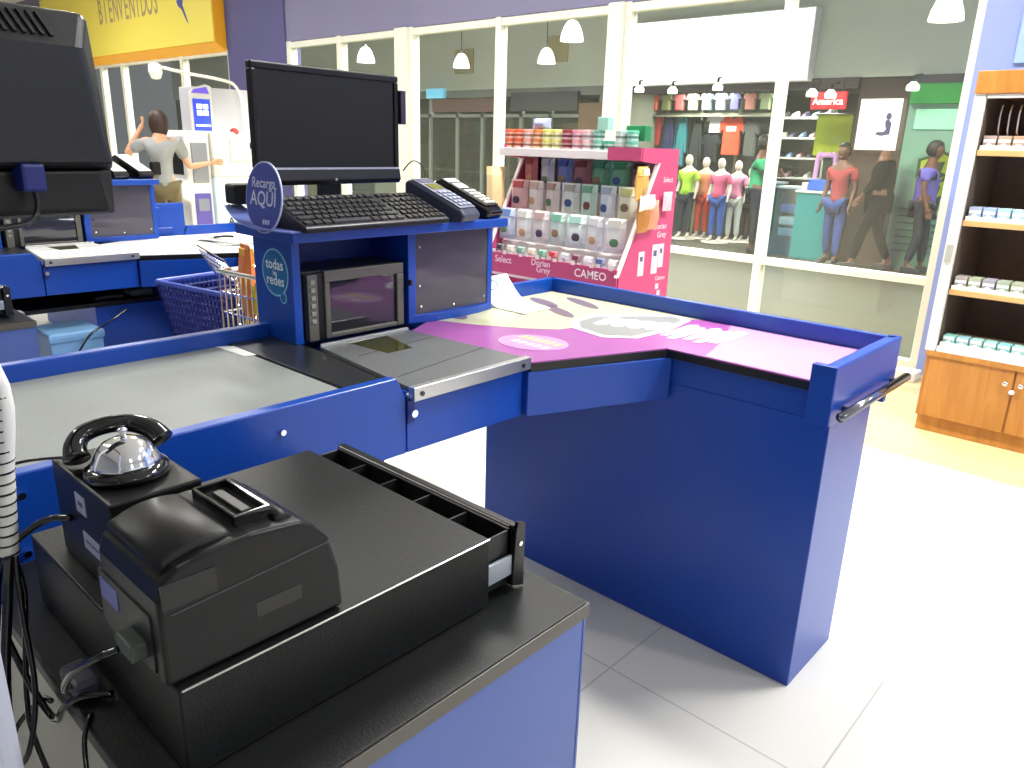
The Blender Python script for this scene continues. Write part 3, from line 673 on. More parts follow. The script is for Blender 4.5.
# trolley
tr = thing('shopping_trolley', 'blue mesh shopping trolley with chrome wire frame between the two lanes', 'shopping trolley', (1.75, 2.85, 0))
tb = mat('trolley_blue_plastic', C3(36, 44, 120), .5, vary=.2, vscale=20)
def lattice(pa, pb, pc, pd, nu, nv, r, name, m, parent):
    """grid of bars on a quad pa-pb (bottom) pd-pc (top)"""
    b = B(); pa, pb, pc, pd = map(Vector, (pa, pb, pc, pd))
    for i in range(nu+1):
        t_ = i/nu; b.cyl(pa.lerp(pb, t_), pd.lerp(pc, t_), r, n=5)
    for j in range(nv+1):
        t_ = j/nv; b.cyl(pa.lerp(pd, t_), pb.lerp(pc, t_), r*1.1, n=5)
    return b.done(name, m, parent)
T = [(1.395,3.38),(1.48,2.87),(1.98,2.92),(1.88,3.46)]   # rim corners
zt_, zb_ = .83, .42
Bc = [(1.46,3.30),(1.53,2.91),(1.92,2.95),(1.84,3.36)]
for i in range(4):
    j = (i+1) % 4
    lattice((*Bc[i], zb_), (*Bc[j], zb_), (*T[j], zt_), (*T[i], zt_), 20, 13, .0062, 'mesh_side', tb, tr)
    B().tube([(*T[i], zt_), (*T[j], zt_)], .012, 8, 1).done('rim', mat('trolley_rim', C3(70, 90, 190), .4), tr)
lattice((*Bc[0], zb_), (*Bc[1], zb_), (*Bc[2], zb_), (*Bc[3], zb_), 8, 8, .005, 'mesh_floor', tb, tr)
for (x, y) in ((1.49,3.26),(1.58,2.90),(1.89,2.95),(1.82,3.32)):
    B().cyl((x, y, .10), (x, y, .42), .012, n=10).done('leg', chrome, tr)
    w = B().cyl((x-.012, y, .05), (x+.012, y, .05), .05, n=20).done('wheel', plas, tr)
# second, chrome wire trolley nested at the right
tc = thing('wire_trolley', 'chrome wire trolley filled with bright packets, beside the shelf tower', 'shopping trolley', (1.75, 2.55, 0))
T = [(1.39,2.79),(1.415,2.52),(2.0,2.55),(1.97,2.82)]; zt_, zb_ = .955, .48
for i in range(4):
    j = (i+1) % 4
    lattice((*T[i], zb_), (*T[j], zb_), (*T[j], zt_), (*T[i], zt_), 8, 6, .0035, 'wire_side', chrome, tr if False else tc)
    B().tube([(*T[i], zt_), (*T[j], zt_)], .009, 8, 1).done('rim', chrome, tc)
B().box(1.43, 1.95, 2.55, 2.78, zb_-.012, zb_).done('wire_floor', chrome, tc)
for (x, y) in ((1.42,2.76),(1.45,2.55),(1.95,2.58),(1.93,2.78)):
    B().cyl((x, y, .10), (x, y, .48), .011, n=10).done('leg', chrome, tc)
    B().cyl((x-.012, y, .05), (x+.012, y, .05), .05, n=20).done('wheel', plas, tc)
lattice((1.66,3.36,.86), (1.52,2.86,.86), (1.47,2.90,.965), (1.60,3.40,.965), 8, 3, .003, 'seat_back', chrome, tr)
B().tube([(1.66,3.36,.84),(1.60,3.40,.97),(1.47,2.90,.97),(1.52,2.86,.84)], .005, 8, 1).done('seat_rim', chrome, tr)
PICS = [pmat(150,120,90), pmat(120,60,60), pmat(70,90,140), pmat(90,130,90), pmat(190,150,110), pmat(80,70,90), pmat(200,190,170)]
def packet(loc, w, h, d, m, rz, label, cat='packet', group=None, name='snack_packet', band=None):
    """pillow shaped bag, local x width, y depth, z height"""
    t = B(); rings = []
    for k in range(7):
        v = k/6; th = d*(.12+.88*math.sin(PI*v)**.6) if 0 < v < 1 else d*.1
        ww = w*(1-.06*math.sin(PI*v))
        rings.append([(-ww/2, 0, h*v), (-ww/4, -th/2, h*v), (ww/4, -th/2, h*v), (ww/2, 0, h*v), (ww/4, th/2, h*v), (-ww/4, th/2, h*v)])
    t.loft(rings)
    o = t.done(name, m, smooth=False); o.location = loc; o.rotation_euler = (0, 0, rz)
    if band:
        B().loft([[(-w*.46, -d*.18, h*.74), (w*.46, -d*.18, h*.74), (w*.46, d*.18, h*.74), (-w*.46, d*.18, h*.74)], [(-w*.26, -d*.50-.002, h*.76), (w*.26, -d*.50-.002, h*.76), (w*.26, d*.3, h*.76), (-w*.26, d*.3, h*.76)], [(-w*.27, -d*.36-.002, h*.95), (w*.27, -d*.36-.002, h*.95), (w*.27, d*.3, h*.95), (-w*.27, d*.3, h*.95)]]).done('printed_band', band, o)
        B().ell((random.uniform(-.1, .1)*w, -d/2, h*random.uniform(.28, .42)), (w*.2, .003, h*.13), 12, 6).done('printed_picture', random.choice(PICS), o)
    tag(o, label, cat, group); return o
G = 'packets in the wire trolley'
for i, (x, y, z, c, lb) in enumerate(((1.46,2.72,.485,(225,200,90),'yellow packet leaning at the front corner of the wire trolley'),(1.50,2.62,.485,(215,120,60),'orange packet standing inside the wire trolley'),(1.58,2.72,.485,(90,130,60),'green packet at the rear of the wire trolley'),(1.68,2.66,.485,(220,190,70),'tall yellow packet inside the wire trolley'),(1.80,2.68,.485,(190,60,50),'red packet deep in the wire trolley'),(1.60,2.60,.485,(200,205,190),'white packet at the near corner of the wire trolley'))):
    packet((x, y, z), .09, .30, .05, pmat(*c, .4), 1.2+.3*i, lb, group=G)
packet((1.455, 2.70, .77), .11, .29, .05, pmat(222, 128, 70, .4), 1.4, 'tall orange packet rising out of the wire trolley', group=G, band=pmat(235,180,60))
packet((1.475, 2.60, .79), .17, .15, .09, pmat(232, 200, 50, .4), .6, 'wide yellow packet on top of the wire trolley', group=G)
o = B().box(1.46, 1.80, 2.512, 2.522, .60, .82).done('trolley_advert', pmat(48,48,110), tc, .003, label='dark blue advert board')
B().ell((1.50, 2.510, .71), (.022, .002, .022)).done('advert_mark', pmat(150,160,210), o)

# third lane back board (blue block seen over the rear tray)
o = B().box(2.55, 2.83, 6.18, 6.22, .0, .925).done('queue_barrier', blue, bevel=.01); tag(o, 'plain blue barrier panel beyond the rear packing tray', 'barrier')

# ------------------------------------------------------------------ pink display stand
pk = pmat(200, 78, 122, .55); pkd = pmat(214, 40, 100, .5); wb = mat('white_card', (.88, .80, .78), .6)
YR, YL = 2.27, 3.23
ds = thing('pink_display_stand', 'pink cardboard display stand with white shelves full of small packets behind the packing tray', 'display stand', (3.55, 2.75, 0))
sidep = [(3.30, 0), (3.79, 0), (3.79, 1.45), (3.44, 1.45), (3.44, 1.385), (3.60, 1.37), (3.345, .86), (3.30, .80)]
sidew = [(3.335, .86), (3.60, 1.37), (3.63, 1.37), (3.365, .84)]
for y in (YR, YL): 
    B().prism(sidep, 'y', y-.008, y+.008).done('side_panel', pk, ds)
B().prism([(3.296, .80), (3.345, .885), (3.61, 1.375), (3.595, 1.375), (3.33, .885), (3.28, .80)], 'y', YR-.010, YR+.010).done('panel_edge', wb, ds, label='white cut edge')
B().prism([(3.296, .80), (3.345, .885), (3.61, 1.375), (3.595, 1.375), (3.33, .885), (3.28, .80)], 'y', YL-.010, YL+.010).done('panel_edge', wb, ds, label='white cut edge')
B().box(3.76, 3.79, YR, YL, 0, 1.42).done('back_panel', wb, ds)
B().box(3.50, 3.76, YR, YL, .0, .70).done('base', pk, ds)
B().box(3.288, 3.305, YR, YL, .722, .838).done('front_strip', pk, ds)
B().box(3.32, 3.76, YR+.01, YL-.01, .70, .735).done('shelf', wb, ds)
B().prism([(3.42, .735), (3.42, .885), (3.44, .90), (3.76, .90), (3.76, .735)], 'y', YR+.01, YL-.01).done('shelf', wb, ds)
B().prism([(3.53, .90), (3.53, 1.06), (3.76, 1.06), (3.76, .90)], 'y', YR+.01, YL-.01).done('shelf', wb, ds)
B().box(3.62, 3.76, YR+.01, YL-.01, 1.06, 1.20).done('shelf', wb, ds)
B().box(3.43, 3.79, YR+.05, YL+.04, 1.385, 1.43).done('top_shelf', wb, ds, .003)
B().box(3.42, 3.43, YR-.01, YR+.20, 1.385, 1.45).done('top_corner', pk, ds)
wl = pmat(250, 215, 228, .5)
lettering('Dorian', (3.2872, 2.79, .812), (0, -1, 0), (0, 0, 1), .05, wl, ds); lettering('Grey', (3.2872, 2.77, .776), (0, -1, 0), (0, 0, 1), .05, wl, ds)
lettering('CAMEO', (3.2872, 2.44, .792), (0, -1, 0), (0, 0, 1), .062, pmat(255,240,245), ds)
lettering('Select', (3.2872, 3.08, .80), (0, -1, 0), (0, 0, 1), .055, wl, ds)
pass
lettering('Dorian', (3.66, YR-.0092, 1.045), (1, 0, 0), (0, 0, 1), .045, wl, ds); lettering('Grey', (3.68, YR-.0092, 1.0), (1, 0, 0), (0, 0, 1), .045, wl, ds)
lettering('Select', (3.70, YR-.0092, 1.29), (1, 0, 0), (0, 0, 1), .04, wl, ds); lettering('Cameo', (3.70, YR-.0092, .76), (1, 0, 0), (0, 0, 1), .034, wl, ds)
for (xa, za, w, h) in ((3.47,.79,.055,.13),(3.60,.79,.06,.16),(3.665,.82,.05,.13),(3.66,.70,.03,.03),(3.68,.66,.03,.03)):
    B().box(xa, xa+w, YR-.0095, YR-.008, za, za+h).done('printed_packet', wl, ds)
    B().box(xa+.012, xa+w-.015, YR-.0102, YR-.0094, za+h*.6, za+h*.8).done('packet_mark', pmat(90,100,130), ds)
cols = [(226,110,70),(222,96,56),(228,168,150),(214,130,70),(225,215,120),(228,222,140),(150,60,70),(222,150,160),(226,190,190),(120,180,160),(90,180,150),(190,215,205),(110,190,165)]
n = 13
for lay in range(2):
    for k in range(n):
        if lay == 1 and k in (10,): continue
        y = YL+.0-.072*k-.01; c = cols[k]
        z = 1.431+lay*.052
        o = B().lathe([(.029, 0), (.030, .004), (.030, .040), (.027, .044)], n=14).done('small_tub', pmat(*[int(v*.4+245*.6) for v in c], .4)); o.location = (3.475, y, z)
        B().lathe([(.0315, .034), (.0315, .049), (.028, .051)], n=14).done('lid', pmat(*c, .4), o)
        B().lathe([(.0305, .012), (.0305, .024)], n=14).done('tub_band', pmat(*[int(v*.7) for v in c], .4), o)
        names = ['orange', 'deep orange', 'peach', 'amber', 'yellow', 'pale yellow', 'maroon', 'rose', 'pink', 'sage', 'green', 'pale mint', 'mint']
        tag(o, '%s lidded tub, %s layer, top shelf of the pink stand' % (names[k], ('lower', 'upper')[lay]), 'tub', 'tubs on the top shelf of the pink stand')
o = packet((3.50, 3.00, 1.535), .14, .06, .06, pmat(170,180,225,.4), PI/2, 'crumpled pale blue packet lying on the tubs of the pink stand', group=None, name='pale_packet')
o = B().box(3.45, 3.50, 2.50, 2.57, 1.536, 1.60).done('mint_carton', pmat(165,215,195), bevel=.003); tag(o, 'small mint carton standing on top of the tubs', 'carton')
o = B().box(3.50, 3.56, 2.30, 2.42, 1.483, 1.56).done('green_carton', pmat(40,130,80), bevel=.003); tag(o, 'dark green carton at the right end behind the tubs', 'carton')
rows = [  # x front, z base, w, h, colours
 (3.60, 1.205, .125, .155, [(170,60,60),(190,190,200),(60,80,160),(125,50,60),(45,130,95),(60,150,110),(60,30,40)], 'top rear'),
 (3.50, 1.065, .125, .165, [(222,90,90),(230,190,180),(190,150,140),(190,190,180),(120,190,155),(190,205,225),(215,215,140)], 'middle'),
 (3.40, .905, .130, .165, [(120,150,215),(225,222,215),(205,170,165),(130,195,165),(185,230,215),(225,225,228),(235,232,225)], 'lower'),
]
nms = {0: ['brick red','silver grey','royal blue','wine','forest green','emerald','dark brown'], 1: ['bright red','blush','dusty pink','light grey','soft green','pale blue','lime cream'], 2: ['sky blue','off-white','rosy beige','sea green','pale aqua','plain white','ivory']}
for r, (xf, zb, w, h, cc, nm_) in enumerate(rows):
    for k, c in enumerate(cc):
        y = YL-.075-.130*k
        packet((xf, y, zb), w*1.0, h*1.12, .055, pmat(*[int(v*(.7,.35,.25)[r]+238*(.3,.65,.75)[r]) for v in c], .35), -PI/2+random.uniform(-.22,.22), '%s packet standing in the %s row of the pink display stand' % (nms[r][k], nm_), group='packets in rows on the pink stand', band=pmat(*[int(v*.85) for v in c], .4))
cc = [(60,60,70),(215,220,200),(120,175,150),(225,215,190),(110,180,150),(190,60,70),(200,205,215),(120,60,80),(230,232,240),(80,100,150),(235,235,232)]
nb = ['charcoal','cream','sage green','buff','mint green','crimson','pale grey','plum','ice white','steel blue','bright white']
for k, c in enumerate(cc):
    packet((3.35, YL-.07-.082*k, .765), .070, .115, .035, pmat(*[int(v*.5+120) for v in c], .35), -PI/2, '%s sachet in the bottom tray of the pink display stand' % nb[k], group='sachets in the bottom tray', name='sachet', band=pmat(*c, .4))
for k in range(22):
    y = YL-.03-.0425*k
    B().box(3.2865, 3.2885, y-.014, y+.012, .832+.006*(k % 3), .850+.006*(k % 2)).done('price_tab', wb, ds)
packet((3.40, YR-.04, 1.19), .14, .17, .05, pmat(225,170,85,.4), 0.2, 'yellow ochre packet hanging at the right side of the pink stand', name='hanging_packet', band=pmat(240,225,190))
packet((3.42, YR-.05, 1.03), .12, .16, .05, pmat(180,120,55,.4), .1, 'brown packet hanging low at the right side of the pink stand', name='hanging_packet')
packet((3.52, YR-.045, 1.04), .10, .15, .045, pmat(222,150,120,.4), 0, 'salmon packet hanging at the right side of the pink stand', name='hanging_packet')
packet((3.66, YR-.04, 1.13), .09, .10, .03, pmat(225,190,200,.4), 0, 'small pale pink packet clipped to the pink side panel', name='hanging_packet')
packet((3.44, YR-.055, 1.14), .17, .08, .06, pmat(240,220,215,.4), .1, 'white and coral packet hanging between ochre and brown ones', name='hanging_packet')
packet((3.42, YL+.05, 1.02), .12, .30, .05, pmat(225,200,150,.4), -.5, 'tall cream packet hanging at the left side of the pink stand', name='hanging_packet')
packet((3.36, YL+.05, .88), .13, .20, .05, pmat(225,160,130,.4), -.4, 'peach packet hanging low at the left side of the pink stand', name='hanging_packet')

# ------------------------------------------------------------------ cigarette cabinet
mat('dark_brown_side', (.10,.08,.065), .6)
cg = thing('tobacco_cabinet', 'honey wood shop cabinet with white framed open shelves by the right wall', 'cabinet', (4.75, .4, 0))
YC, YE = 1.035, -.25
B().box(4.50, 5.05, YE, YC-.01, .0, .085).done('plinth', wood, cg, .003)
B().box(4.49, 5.05, YE, YC, .085, .455).done('lower_body', wood, cg, .003)
for (a, b_) in ((.615, YC-.02), (.20, .605)):
    d = B().box(4.478, 4.49, a, b_, .09, .425).done('door', wood, cg, .003)
    kx = a+.03 if a > .5 else b_-.03
    B().lathe([(.006, 0), (.006, .012), (.014, .018), (.012, .026), (.004, .028)], plane_M((4.478, kx, .355), (0, 1, 0), (0, 0, 1)) @ Matrix.Rotation(PI, 4, 'Y'), 16).done('knob', chrome, d, smooth=True)
B().cyl((4.479, .61, .315), (4.468, .61, .315), .013, n=16).done('lock', chrome, cg)
B().box(4.47, 5.05, YE, YC+.002, .425, .455).done('ledge', wood, cg, .003)
b = B(); b.box(4.47, 4.50, YC-.04, YC+.01, .455, 1.76); b.box(4.47, 4.50, YE, YC-.045, .455, .485); b.box(4.47, 4.50, YE, YC-.045, 1.73, 1.75)
b.done('white_frame', mat('white_cabinet_paint', (.78,.78,.76), .5), cg, .003)
B().box(4.50, 5.05, YC-.045, YC+.008, .455, 1.76).done('side_board', MATS['dark_brown_side'], cg)
B().box(4.46, 5.06, YE, YC+.012, 1.75, 1.855).done('header', wood, cg, .004)
B().box(5.02, 5.05, YE, YC-.045, .455, 1.76).done('back_panel', mat('dark_brown_board', (.16,.12,.10), .6, vary=.2, vscale=20), cg)
tealr = pmat(120, 185, 165, .4)
shz = [(.485, 'bottom', (150,200,190)), (.79, 'third', (170,170,165)), (1.145, 'second', (170,190,215)), (1.49, 'top', (180,150,130))]
for i, (z, nmz, c) in enumerate(shz):
    if i: B().box(4.49, 5.02, YE, YC-.045, z-.028, z).done('shelf', woodl, cg, .002)
    # angled plastic tray with pushers
    B().box(4.505, 4.86, YE, YC-.05, z+.0005, z+.012).done('pack_tray', white, cg)
    B().box(4.498, 4.505, YE, YC-.05, z, z+.022).done('tray_front', pmat(225,225,215,.3), cg)
    for k in range(11):
        y = YC-.085-.064*k
        pk_ = B().box(4.512, 4.60, y-.028, y+.028, z+.013, z+.068 if i else z+.055).done('cigarette_pack', pmat(*[max(60, min(240, v+random.randint(-14, 14))) for v in c], .4), bevel=.002)
        B().box(4.5105, 4.5125, y-.026, y+.026, z+.036, z+.050).done('warning_band', pmat(235,235,232), pk_)
        B().ell((4.508, y, z+.022), (.006, .013, .010), 10, 6).done('pack_seal', pmat(240,240,235,.2), pk_)
        tag(pk_, '%s pack number %d from the white frame on the %s shelf of the tobacco cabinet' % (['pale teal','silvery grey','pale blue','brownish'][i], k+1, nmz) if False else '%s cigarette pack in the row on the %s tobacco shelf' % (['pale teal','silvery grey','pale blue','brownish'][i], nmz), 'cigarette pack', 'cigarette packs on the %s tobacco shelf' % nmz)
for k in range(5):
    B().tube([(4.55, .93-.04*k, 1.70), (4.53, .93-.04*k, 1.66), (4.55, .93-.04*k, 1.58), (4.6, .93-.04*k, 1.56)], .004, 6).done('wire_pusher', steel, cg)
B().box(4.462, 4.470, YC-.03, YC+.0, .93, 1.02).done('hasp', pmat(170,170,160), cg)
# lit panel above cabinet
o = B().box(XW-.05, XW-.022, -.2, 1.15, 2.0, 3.4).done('wall_panel', pmat(150,180,240,.5)); tag(o, 'pale blue flat panel on the wall above the tobacco cabinet', 'wall panel')
# small bits at the wall foot
o = B().box(5.45, 5.60, 1.30, 1.44, 0, .06).done('white_socket_box', whitep, bevel=.005); tag(o, 'small white box on the floor at the foot of the wall', 'box')

# poster on the glass
po = thing('window_poster', 'white poster with a dark seated figure taped to the right window', 'poster', (5.69, 1.87, 1.48))
B().box(5.688, 5.691, 1.745, 2.015, 1.483, 1.812).done('sheet', whitep, po)
Mp = plane_M((5.6875, 1.88, 1.645), (0, -1, 0), (0, 0, 1))
gp = pmat(215, 222, 225, .6); dk = pmat(84, 86, 110, .6)
decal([(-.09,-.075),(.085,-.075),(.085,.085),(-.09,.085)], Mp, 'picture', gp, po)
Mq = Mp @ Matrix.Translation((0,0,.0007))
decal(oval(.062, .055, .017, .022, 16), Mq, 'figure_print', dk, po)
decal([(.045,.03),(.065,.035),(.085,.01),(.082,-.06),(.03,-.07),(-.01,-.062),(.0,-.045),(.04,-.045),(.055,-.03),(.045,.005)], Mq, 'figure_print', dk, po)
for k in range(4): decal([(-.08, .06-.03*k), (-.01+.008*(k % 2), .06-.03*k), (-.01+.008*(k % 2), .052-.03*k), (-.08, .052-.03*k)], Mq, 'text_line', pmat(190,200,198), po)

# ------------------------------------------------------------------ yellow sign, ATM
ys = thing('yellow_wall_sign', 'big yellow box sign with faded lettering above the far windows', 'sign', (5.5, 13, 2.55))
B().prism([(5.53, 2.655), (XW, 2.55), (XW, 3.75), (5.53, 3.75)], 'y', 10.65, 17.2).done('box', mat('orange_yellow_paint', C3(238, 170, 40), .5), ys, .005)
B().box(5.515, 5.53, 10.66, 17.2, 2.665, 3.74).done('face', mat('yellow_face', C3(240, 222, 100), .5), ys)
lt = pmat(172, 150, 120, .6)
for k, ch in enumerate('BIENVENIDOS'):
    lettering(ch, (5.513, 14.40-.208*k, 3.30), (0, -1, 0), (0, 0, 1), .52, lt, ys, sx=.55)
bf = pmat(70, 74, 170, .5)
Mf = plane_M((5.513, 11.52, 3.24), (0, -1, 0), (0, 0, 1))
decal([(-.05,.3),(.06,.28),(.10,.05),(.05,-.06),(.13,-.20),(.19,-.32),(.13,-.27),(.02,-.12),(-.09,-.06),(-.13,.0),(-.08,.03)], Mf, 'figure_mark', bf, ys)
decal([(.04,.32),(.10,.30),(.13,.08),(.09,.05)], Mf @ Matrix.Translation((0,0,.001)), 'figure_mark', pmat(220,120,50), ys)

at = thing('cash_machine', 'pale grey cash machine marked ATM with a blue lit header panel', 'cash machine', (4.6, 9.2, 0))
apm = mat('atm_putty', C3(214, 214, 206), .5); apl = mat('atm_pale_blue', C3(205, 226, 238), .5)
B().box(4.40, 5.05, 8.75, 9.5, 0, .98).done('lower_body', apl, at, .02)
B().box(4.40, 5.05, 8.75, 9.5, .98, 1.49).done('upper_body', apm, at, .02)
B().box(4.62, 4.90, 8.735, 8.75, 1.16, 1.42).done('service_door', apm, at, .01)
B().prism([(4.12, .05), (4.40, .05), (4.40, 1.49), (4.14, 1.49), (4.10, 1.43), (4.10, .95), (4.02, .90), (4.02, .75), (4.12, .7)], 'y', 8.80, 9.45).done('front_console', mat('atm_white', C3(226,226,230), .45), at, .02)
B().box(4.095, 4.115, 8.86, 9.40, 1.00, 1.36).done('screen_recess', plasd, at, .01)
B().box(4.17, 4.36, 8.785, 8.80, .92, 1.36).done('side_recess', mat('grey_recess', C3(138,142,152), .5), at, .01)
B().box(4.17, 4.36, 8.785, 8.80, .36, .80).done('blue_label', pmat(96,84,170), at, .005)
B().box(4.20, 4.33, 8.778, 8.785, .60, .74).done('grey_label', pmat(130,135,150), at)
B().ell((4.30, 9.1, 1.45), (.03, .03, .03)).done('camera_ball', blackm, at)
B().ell((4.72, 8.80, 1.48), (.055, .055, .055)).done('alarm_light', pmat(170, 50, 45), at, label='red round alarm light')
B().box(4.86, 4.96, 8.735, 8.75, 1.30, 1.38).done('hinge', pmat(130,130,125), at, .005)
hd = B().box(4.33, 5.05, 9.0, 9.3, 1.44, 1.97).done('header_box', mat('grey_header', C3(190,188,196), .5), at, .01)
B().prism([(4.30,1.90),(4.34,1.95),(4.50,2.0),(4.56,1.98),(4.56,1.90)], 'y', 8.97, 9.0).done('header_arch', apm, at)
B().prism([(4.32,1.90),(4.35,1.94),(4.50,1.975),(4.53,1.90)], 'y', 8.962, 8.972).done('header_panel', mat('lit_violet', C3(100,80,190), .4, emit=C3(110,90,220), estr=.5), at)
B().box(4.30, 4.56, 8.97, 9.0, 1.44, 1.90).done('header_panel', apm, at)
B().box(4.325, 4.53, 8.962, 8.972, 1.47, 1.84).done('header_panel', mat('lit_blue', C3(50,70,190), .4, emit=C3(50,70,210), estr=.6), at)
for dx in (0, .075): 
    for dz in (0, .07): B().box(4.365+dx, 4.425+dx, 8.955, 8.963, 1.66+dz, 1.715+dz).done('lit_square', mat('lit_white', (.8,.85,1), .4, emit=(.8,.9,1), estr=1.2), at)
B().box(4.34, 4.515, 8.955, 8.963, 1.54, 1.56).done('lit_bar', MATS['lit_white'], at)
lettering('ATM', (4.66, 8.745, .47), (1, 0, 0), (0, 0, 1), .13, pmat(40,44,52), at)
lettering('S', (4.60, 8.745, .72), (1, 0, 0), (0, 0, 1), .10, pmat(90,150,190), at, name='emblem')
B().box(4.50, 4.72, 8.743, 8.749, .60, .615).done('printed_rule', pmat(150,190,215), at)
B().tube([(4.94, 8.95, 1.42), (4.93, 8.95, 1.80), (4.86, 8.95, 2.0), (4.70, 8.95, 2.06), (4.3, 8.95, 2.10), (4.0, 8.95, 2.14)], .018, 8, 5).done('lamp_arm', white, at, smooth=True)
B().lathe([(.03, .05), (.065, .03), (.075, -.04), (.05, -.11), (.02, -.12)], Matrix.Translation((3.93, 8.95, 2.13)), 20).done('lamp_head', mat('lamp_white', (.9,.9,.86), .4), at, smooth=True)
# ------------------------------------------------------------------ people
def skin_mesh(V, E, R, sub=2):
    me = bpy.data.meshes.new('s'); me.from_pydata([tuple(v) for v in V], E, [])
    o = bpy.data.objects.new('s', me); S.collection.objects.link(o)
    sk = o.modifiers.new('s', 'SKIN'); sk.use_smooth_shade = True
    for i, r in enumerate(R): me.skin_vertices[0].data[i].radius = (r, r) if not isinstance(r, tuple) else r
    me.skin_vertices[0].data[0].use_root = True
    ss = o.modifiers.new('ss', 'SUBSURF'); ss.levels = sub; ss.render_levels = sub
    dg = bpy.context.evaluated_depsgraph_get(); r = bpy.data.meshes.new_from_object(o.evaluated_get(dg))
    bpy.data.objects.remove(o); return r
def limb_graph(J, hands=True):
    """J: joint dict of Vectors in figure-local coordinates (x forward, y left)"""
    V, E, R, I = [], [], [], {}
    def add(n, p, r, par=None):
        V.append(Vector(p)); R.append(r); I[n] = len(V)-1
        if par is not None: E.append((I[par], I[n]))
    k = J['k']
    add('pelvis', J['pelvis'], (.15*k, .11*k)); add('waist', J['pelvis'].lerp(J['chest'], .45), (.125*k, .095*k), 'pelvis'); add('chest', J['chest'], (.15*k, .105*k), 'waist')
    add('upper', J['chest'].lerp(J['neck'], .62), (.11*k, .08*k), 'chest'); add('neck', J['neck'], .055*k, 'upper'); add('skull', J['neck'].lerp(J['head'], .6), .06*k, 'neck')
    for s in 'LR':
        add('sh'+s, J['sh'+s], .056*k, 'upper'); add('ua'+s, J['sh'+s].lerp(J['el'+s], .5), .045*k, 'sh'+s); add('el'+s, J['el'+s], .038*k, 'ua'+s); add('fa'+s, J['el'+s].lerp(J['wr'+s], .4), .037*k, 'el'+s); add('wr'+s, J['wr'+s], .025*k, 'fa'+s)
        d = (J['wr'+s]-J['el'+s]).normalized(); side = d.cross(J.get('pn'+s, Vector((0, 1 if s == 'L' else -1, 0)))).normalized()
        if side.length < .1: side = d.orthogonal().normalized()
        add('pm'+s, J['wr'+s]+d*.055*k, .028*k, 'wr'+s)
        if hands:
            for q, (o_, L) in enumerate(((-.030,.070),(-.010,.082),(.010,.078),(.028,.062))):
                a = J['wr'+s]+d*.085*k+side*o_*k; curl = side.cross(d)*(.018+.004*q)*k
                add('f%d'%q+s, a, .0105*k, 'pm'+s); add('g%d'%q+s, a+d*L*.55*k+curl*.5, .009*k, 'f%d'%q+s); add('h%d'%q+s, a+d*L*.95*k+curl*1.6, .0075*k, 'g%d'%q+s)
            a = J['wr'+s]+d*.03*k-side*.035*k; add('t1'+s, a, .012*k, 'pm'+s); add('t2'+s, a+d*.035*k-side*.022*k, .0095*k, 't1'+s)
        add('hp'+s, J['hp'+s], .080*k, 'pelvis'); add('th'+s, J['hp'+s].lerp(J['kn'+s], .45), .075*k, 'hp'+s); add('kn'+s, J['kn'+s], .052*k, 'th'+s); add('cf'+s, J['kn'+s].lerp(J['an'+s], .35), .052*k, 'kn'+s); add('an'+s, J['an'+s], .034*k, 'cf'+s)
        add('to'+s, J['to'+s], .030*k, 'an'+s)
    return V, E, R, I
